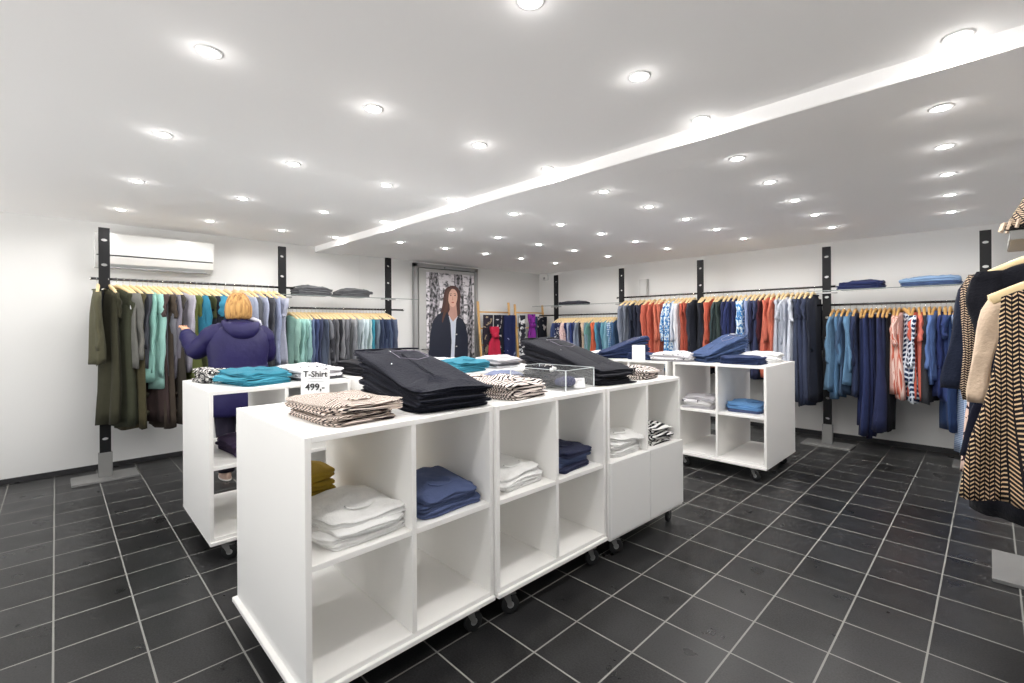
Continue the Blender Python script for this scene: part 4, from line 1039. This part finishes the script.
def scarf(y, x, zt, w, L, mat, label, knot=None, seed=0, taper=0.0):
    rr = random.Random(seed); n = 20; rings = []
    p1, p2 = rr.uniform(0, 6), rr.uniform(0, 6)
    for k in range(16):
        t_ = k / 15
        z = zt - L * t_
        ww = w / 2 * (1 + taper * t_)
        if knot is not None:
            q = (t_ - knot) / 0.09
            ww *= 1 - 0.55 * math.exp(-q * q)
        ring_ = []
        for j in range(n):
            a = 2 * pi * j / n
            ring_.append((x + 0.025 * sin(a) * (1 + 0.5 * sin(4 * a + p1)) + 0.012 * sin(3 * a + p2), y + ww * cos(a) + 0.006 * sin(9 * t_ + p1), z))
        rings.append(ring_)
    o = MB().loft(rings).build('hanging_scarf', mat, None, True)
    if knot is not None:
        zc = zt - L * knot
        MB().tube([(x + 0.03, y - w * 0.28, zc - 0.01), (x + 0.05, y, zc + 0.02), (x + 0.03, y + w * 0.28, zc - 0.01)], [0.03, 0.05, 0.03], 10).build('knot', mat, o, True)
    nn = 9
    m = MB(); m.box((x - 0.004, y - w * 0.47 * (1 + taper), zt - L - 0.004), (x + 0.004, y + w * 0.47 * (1 + taper), zt - L + 0.004))
    for j in range(nn):
        yy = y + (w * 0.9 * (1 + taper)) * (j / (nn - 1) - 0.5)
        m.tube([(x, yy, zt - L), (x, yy, zt - L - 0.04)], 0.003, 4)
    m.build('fringe', mat, o)
    return tag(o, label, 'scarf', 'scarves on the wooden ladders')
sx = -5.93
scarf(5.25, sx - 0.03, 1.60, 0.22, 0.75, dkp2, 'dark scarf with tan leaves behind the red scarf', seed=1)
scarf(5.31, sx + 0.07, 1.40, 0.19, 0.66, red_f, 'knotted crimson red scarf', 0.25, seed=2, taper=0.7)
scarf(5.48, sx - 0.01, 1.60, 0.23, 0.80, dkp, 'black scarf with white flowers right of the red scarf', seed=3)
scarf(5.73, sx, 1.60, 0.27, 0.85, navyp, 'navy patterned scarf left of the middle ladder rails', seed=4)
scarf(6.05, sx, 1.60, 0.17, 0.80, dkp3, 'grey and white print scarf right of the middle ladder rails', seed=5)
scarf(6.24, sx + 0.06, 1.62, 0.19, 0.95, pur, 'knotted bright purple scarf', 0.22, seed=6, taper=0.25)
scarf(6.39, sx - 0.02, 1.58, 0.13, 0.95, tealn, 'slim teal-blue scarf right of the purple scarf', seed=7)
scarf(6.59, sx, 1.58, 0.25, 0.62, dkp, 'black scarf with white flowers at the far corner', seed=8)

# ------------------------------------------------------------------ poncho on the bracket at the right edge
arm = empty('display_bracket', (0.17, 2.95, 1.80))
MB().box((-0.11, -0.02, -0.02), (0.02, 0.5, 0.02), 0.004).build('bar', steel_plain, arm)
tag(arm, 'short grey steel display bracket under the chevron poncho', 'bracket')
rings = []
for k in range(10):
    t_ = k / 9; z = 2.10 - 0.27 * t_
    rings.append([(0.22 + (0.05 + 0.13 * t_) * cos(a), 2.95 + (0.03 + 0.10 * t_) * sin(a) * (1 + 0.25 * sin(5 * a)), z) for a in [2 * pi * j / 26 for j in range(26)]])
pn = MB().loft(rings).build('folded_poncho', chev_f, None, True)
m = MB()
for j in range(26):
    a = 2 * pi * j / 26
    m.tube([(0.22 + 0.18 * cos(a), 2.95 + 0.13 * sin(a) * (1 + 0.25 * sin(5 * a)), 1.855), (0.22 + 0.19 * cos(a), 2.95 + 0.14 * sin(a), 1.82)], 0.006, 4)
m.build('fringe', fabric('D8BFA8'), pn)
tag(pn, 'chevron knitted poncho with a pale fringe above the near coats', 'poncho')

# ------------------------------------------------------------------ shopper
def skinned(name, chains, mat, parent, sub=2, root_i=0):
    """chains: list of lists of (x,y,z,r); chains starting with an int index attach to that vertex"""
    v = []; e = []; rad = []
    for ch in chains:
        prev = None
        for p in ch:
            if isinstance(p, int): prev = p; continue
            v.append(p[:3]); rad.append(p[3] if len(p) == 4 else (p[3], p[4]))
            if prev is not None: e.append((prev, len(v) - 1))
            prev = len(v) - 1
    me = bpy.data.meshes.new(name); me.from_pydata(v, e, [])
    o = bpy.data.objects.new(name, me); COL.objects.link(o)
    md = o.modifiers.new('skin', 'SKIN'); md.use_smooth_shade = True
    for i, s in enumerate(me.skin_vertices[0].data):
        s.radius = (rad[i], rad[i]) if not isinstance(rad[i], tuple) else rad[i]
        s.use_root = (i == root_i)
    o.modifiers.new('sub', 'SUBSURF').levels = sub; o.modifiers['sub'].render_levels = sub
    bpy.context.view_layer.update()
    nm = bpy.data.meshes.new_from_object(o.evaluated_get(bpy.context.evaluated_depsgraph_get()))
    bpy.data.objects.remove(o)
    nm.materials.clear(); nm.materials.append(mat)
    nm.polygons.foreach_set('use_smooth', [True] * len(nm.polygons))
    q = bpy.data.objects.new(name, nm); COL.objects.link(q); q.parent = parent
    return q
def hair_streaks(N, L, v):
    mp = N.new('ShaderNodeMapping'); mp.inputs['Scale'].default_value = (1, 1, 0.06); L.new(v, mp.inputs['Vector'])
    n = N.new('ShaderNodeTexNoise'); n.inputs['Scale'].default_value = 55; n.inputs['Detail'].default_value = 3; L.new(mp.outputs[0], n.inputs['Vector'])
    return math_node(N, L, 'MULTIPLY', math_node(N, L, 'SUBTRACT', n.outputs['Fac'], 0.38), 2.4)
# local frame: origin between the feet, facing local -X, her left = -Y
person = empty('person', (-5.02, 1.25, 0))
jacket_mat = plain('navy_purple_quilted_jacket', '1D184A', 0.55, 0, 0.35, 0.6, 16, 0.25, 5)
pants_mat = fabric('2A2638'); hair_mat = two_tone('blonde_hair', 'C59A60', '6B4226', lambda N, L, x, y, z, v: hair_streaks(N, L, v), 0.5, 0.5)
LH = [(-0.43, -0.355, 1.43)]
chains = [
    [(0, 0, 0.93, 0.13), (0, 0, 1.05, 0.125), (0.01, 0, 1.20, 0.14), (0.01, 0, 1.36, 0.12), (0, 0, 1.45, 0.06), (-0.01, 0, 1.52, 0.055), (-0.02, 0, 1.60, 0.082), (-0.02, 0, 1.68, 0.088), (-0.02, 0, 1.725, 0.05)],
    [3, (0.0, -0.17, 1.38, 0.06), (-0.13, -0.31, 1.20, 0.045), (-0.32, -0.35, 1.33, 0.034), (-0.38, -0.355, 1.38, 0.024), (-0.43, -0.36, 1.41, 0.028)],
    [3, (0.0, 0.17, 1.38, 0.06), (-0.06, 0.25, 1.14, 0.045), (-0.26, 0.20, 1.20, 0.034), (-0.34, 0.17, 1.24, 0.024), (-0.40, 0.16, 1.26, 0.028)],
    [0, (0.0, -0.10, 0.86, 0.09), (-0.01, -0.11, 0.50, 0.058), (0.02, -0.11, 0.12, 0.04), (0.02, -0.11, 0.06, 0.035)],
    [0, (0.0, 0.10, 0.86, 0.09), (-0.01, 0.11, 0.50, 0.058), (0.02, 0.11, 0.12, 0.04), (0.02, 0.11, 0.06, 0.035)],
]
# vertex numbers: hands are the last joints of the two arm chains (13 and 18)
hl, hr = 13, 18
def fingers(h, hx, hy, hz, s, up):
    out = []
    for j, (dy, L_) in enumerate(((-0.024, 0.060), (-0.008, 0.068), (0.008, 0.064), (0.024, 0.050))):
        out.append([h, (hx - 0.035, hy + dy, hz + 0.018 * up, 0.0088), (hx - 0.035 - L_ * 0.45, hy + dy * 1.15, hz + 0.03 * up, 0.0082), (hx - 0.035 - L_ * 0.85, hy + dy * 1.2, hz + 0.012 * up, 0.0072)])
    out.append([h, (hx - 0.005, hy + s * 0.032, hz + 0.006, 0.010), (hx - 0.028, hy + s * 0.046, hz + 0.004, 0.0092), (hx - 0.05, hy + s * 0.044, hz, 0.008)])
    return out
chains += fingers(hl, -0.43, -0.36, 1.41, 1, 1) + fingers(hr, -0.40, 0.16, 1.26, -1, 1)
body = skinned('body', chains, skin, person)
# face features
fm_ = MB(); fm_.tube([(-0.105, 0, 1.655), (-0.125, 0, 1.63), (-0.112, 0, 1.615)], [0.007, 0.013, 0.010], 8); fm_.build('nose', skin, person, True)
for s in (-1, 1):
    MB().loft([[(-0.02 + r_ * 0.9 * cos(2 * pi * k / 12), s * (0.086 + h_), 1.64 + r_ * 1.5 * sin(2 * pi * k / 12)) for k in range(12)] for r_, h_ in ((0.016, 0), (0.02, 0.006), (0.012, 0.010))]).build('ear', skin, person, True)
    MB().loft([[(-0.098 - h_, s * 0.032 + r_ * cos(2 * pi * k / 12), 1.655 + r_ * 0.6 * sin(2 * pi * k / 12)) for k in range(12)] for r_, h_ in ((0.014, 0), (0.011, 0.006), (0.003, 0.009))]).build('eye', paper, person, True)
MB().tube([(-0.103, -0.022, 1.585), (-0.110, 0, 1.583), (-0.103, 0.022, 1.585)], [0.003, 0.006, 0.003], 8).build('mouth', plain('lips', 'A8564E', 0.5), person, True)
# jacket: lofted body with two sleeves
def ell(cx, cy, z, rx, ry, n=40, f=0.0, ph=0.0, rz=0.0):
    out = []
    for k in range(n):
        a = 2 * pi * k / n
        w = 1 + f * sin(6 * a + ph) + f * 0.7 * sin(9 * a - ph)
        out.append((cx + rx * cos(a) * w, cy + ry * sin(a) * w, z + rz * cos(a)))
    return out
jr = [ell(0, 0, 0.60, 0.175, 0.235, f=0.03), ell(0, 0, 0.63, 0.195, 0.262, f=0.03, ph=0.3), ell(0, 0, 0.75, 0.195, 0.265, f=0.028, ph=0.6), ell(0, 0, 0.87, 0.190, 0.262, f=0.022, ph=1), ell(0, 0, 0.97, 0.180, 0.250, f=0.018, ph=1.5),
      ell(0, 0, 1.04, 0.178, 0.245, f=0.014, ph=2), ell(0.005, 0, 1.12, 0.182, 0.252, f=0.018, ph=2.4), ell(0.01, 0, 1.20, 0.182, 0.262, f=0.014, ph=3), ell(0.01, 0, 1.28, 0.175, 0.265, f=0.010), ell(0.01, 0, 1.35, 0.160, 0.255), ell(0.01, 0, 1.40, 0.138, 0.225),
      ell(0.005, 0, 1.44, 0.110, 0.165), ell(0, 0, 1.468, 0.085, 0.105), ell(0, 0, 1.49, 0.075, 0.082), ell(0, 0, 1.505, 0.078, 0.084), ell(0, 0, 1.50, 0.066, 0.07), ell(0, 0, 1.46, 0.06, 0.064)]
MB().loft(jr).build('jacket', jacket_mat, person, True)
def sleeve_(pts, rs, nm='jacket_sleeve'):
    P = []; Rr = []
    for i in range(len(pts) - 1):
        for k in range(6):
            t_ = k / 6
            P.append(tuple(pts[i][j] * (1 - t_) + pts[i + 1][j] * t_ for j in range(3))); Rr.append(rs[i] * (1 - t_) + rs[i + 1] * t_ + 0.004 * sin(2.1 * (i * 6 + k)))
    P.append(pts[-1]); Rr.append(rs[-1])
    # soften the elbow
    Q = [P[0]] + [tuple((P[i - 1][j] + P[i][j] * 2 + P[i + 1][j]) / 4 for j in range(3)) for i in range(1, len(P) - 1)] + [P[-1]]
    MB().tube(Q, Rr, 18).build(nm, jacket_mat, person, True)
sleeve_([(0.0, -0.12, 1.395), (0.0, -0.21, 1.355), (-0.13, -0.31, 1.20), (-0.32, -0.35, 1.33), (-0.375, -0.352, 1.372)], [0.08, 0.094, 0.088, 0.068, 0.05])
sleeve_([(0.0, 0.12, 1.395), (0.0, 0.22, 1.34), (-0.06, 0.27, 1.14), (-0.26, 0.21, 1.20), (-0.33, 0.172, 1.235)], [0.08, 0.094, 0.088, 0.068, 0.05])
# hood lying on the back
hd = [ell(0.05, 0, 1.475, 0.075, 0.12), ell(0.075, 0, 1.485, 0.10, 0.155, rz=-0.02), ell(0.10, 0, 1.455, 0.105, 0.165, rz=-0.04), ell(0.125, 0, 1.40, 0.085, 0.145, rz=-0.04), ell(0.135, 0, 1.34, 0.055, 0.10, rz=-0.02), ell(0.13, 0, 1.30, 0.02, 0.04)]
MB().loft(hd).build('hood', jacket_mat, person, True)
MB().tube([(0.01, 0.06, 1.505), (0.05, 0.12, 1.50), (0.09, 0.155, 1.475), (0.10, 0.17, 1.44)], [0.01, 0.018, 0.02, 0.012], 8).build('hood_lining', fabric('C9CADB'), person, True)
# belt of the jacket at the waist
MB().loft([ell(0, 0, 1.02, 0.183, 0.252), ell(0, 0, 1.025, 0.189, 0.258), ell(0, 0, 1.052, 0.189, 0.258), ell(0, 0, 1.057, 0.183, 0.252)], False).build('jacket_hem_seam', jacket_mat, person, True)
for s in (-1, 1):
    MB().tube([(0, s * 0.10, 0.90), (-0.005, s * 0.108, 0.70), (-0.01, s * 0.11, 0.50), (0.01, s * 0.11, 0.3), (0.02, s * 0.11, 0.075)], [0.11, 0.105, 0.085, 0.072, 0.066], 20).build('trouser_leg', pants_mat, person, True)
    sh = MB()
    for a, b, h0, h1 in ((0.075, 0.038, 0, 0.075),):
        rings = []
        for z, g in ((0.0, 0.92), (0.012, 1.0), (0.04, 0.98), (0.062, 0.80), (0.08, 0.55)):
            rings.append([(-0.045 + (0.128 * g * cos(2 * pi * k / 24)) + (0.03 if z > 0.05 else 0), s * 0.11 + 0.045 * g * sin(2 * pi * k / 24), z) for k in range(24)])
        sh.loft(rings)
    so = sh.build('shoe', plain('beige_suede', 'C7A999', 0.8), person, True)
    MB().loft([[(-0.045 + 0.13 * cos(2 * pi * k / 24), s * 0.11 + 0.048 * sin(2 * pi * k / 24), z) for k in range(24)] for z in (0.0005, 0.014)]).build('sole', plain('pale_sole', 'E2DCD6', 0.6), so, True)
# bobbed hair
rings = []
n = 48
for (z, rx, ry, cx) in ((1.752, 0.015, 0.015, 0.0), (1.748, 0.05, 0.045, 0.0), (1.735, 0.070, 0.062, 0.0), (1.71, 0.092, 0.082, 0.002), (1.67, 0.110, 0.098, 0.006), (1.62, 0.118, 0.112, 0.012), (1.57, 0.112, 0.114, 0.014), (1.53, 0.100, 0.110, 0.012), (1.505, 0.086, 0.098, 0.010), (1.498, 0.06, 0.07, 0.006)):
    r_ = []
    for k in range(n):
        a = 2 * pi * k / n
        face = max(0, -cos(a)) ** 2 if z < 1.70 else 0      # leave the face clear
        w = 1 + 0.02 * sin(13 * a + z * 20) + 0.015 * sin(21 * a)
        r_.append((cx + rx * cos(a) * w * (1 - 0.42 * face), ry * sin(a) * w, z + 0.004 * sin(9 * a)))
    rings.append(r_)
MB().loft(rings).build('hair', hair_mat, person, True)
tag(person, 'person with blonde bob and navy hooded jacket, back turned, reaching into the rail', 'person')
person['category'] = 'person'

# ------------------------------------------------------------------ light and camera
w = bpy.data.worlds.new('daylight'); SC.world = w; w.use_nodes = True
bg = w.node_tree.nodes['Background']; bg.inputs[1].default_value = 1.0
# daylight outside the shopfront: pale sky above, bright ground added to lift the ceiling
_N, _L = w.node_tree.nodes, w.node_tree.links
_tc = _N.new('ShaderNodeTexCoord'); _sp = _N.new('ShaderNodeSeparateXYZ'); _L.new(_tc.outputs['Generated'], _sp.inputs[0])
_cr = _N.new('ShaderNodeValToRGB'); _L.new(math_node(_N, _L, 'MULTIPLY_ADD', _sp.outputs[2], 0.5, 0.5), _cr.inputs[0])
_cr.color_ramp.elements[0].position = 0.49; _cr.color_ramp.elements[0].color = (1.0, 0.98, 0.95, 1)
_cr.color_ramp.elements[1].position = 0.52; _cr.color_ramp.elements[1].color = (0.10, 0.11, 0.12, 1)
_mm = _N.new('ShaderNodeMix'); _mm.data_type = 'RGBA'; _mm.blend_type = 'MULTIPLY'; _mm.inputs[0].default_value = 1
_L.new(_cr.outputs[0], _mm.inputs[6]); _mm.inputs[7].default_value = (1, 1, 1, 1); _L.new(_mm.outputs[2], bg.inputs[0])
bg.inputs[1].default_value = 4.1

f_, roll, yaw, cyo, H = 467.33, -0.0065, 0.7971, -16.78, 1.43
F = Vector((-sin(yaw), cos(yaw), 0)); Rv = Vector((cos(yaw), sin(yaw), 0)); U = Vector((0, 0, 1))
R3 = Rv * cos(roll) + U * sin(roll); U3 = U * cos(roll) - Rv * sin(roll)
cam = bpy.data.cameras.new('camera'); co = bpy.data.objects.new('camera', cam); COL.objects.link(co)
mt = Matrix.Identity(4)
for i in range(3):
    mt[i][0] = R3[i]; mt[i][1] = U3[i]; mt[i][2] = -F[i]
mt.translation = Vector((0, 0, H))
co.matrix_world = mt
cam.sensor_fit = 'HORIZONTAL'; cam.sensor_width = 36; cam.lens = f_ / 1024 * 36
cam.shift_y = cyo / 1024
cam.clip_start = 0.02
SC.camera = co

vs = SC.view_settings
SC.display_settings.display_device = 'sRGB'
vs.view_transform = 'Standard'; vs.look = 'None'; vs.gamma = 1.0; vs.use_curve_mapping = False
vs.exposure = 0.14
SC.cycles.use_denoising = True
SC.cycles.max_bounces = 14; SC.cycles.diffuse_bounces = 12; SC.cycles.transparent_max_bounces = 12
SC.cycles.use_light_tree = True
SC.cycles.caustics_reflective = False; SC.cycles.caustics_refractive = False
SC.cycles.sample_clamp_indirect = 6

for k_, v_ in LABELS.items():
    n_ = len(k_.split())
    if n_ > 16 or n_ < 4: print('LABEL LENGTH', n_, k_)
    if len(v_) > 1: print('LABEL TWICE', k_, v_)
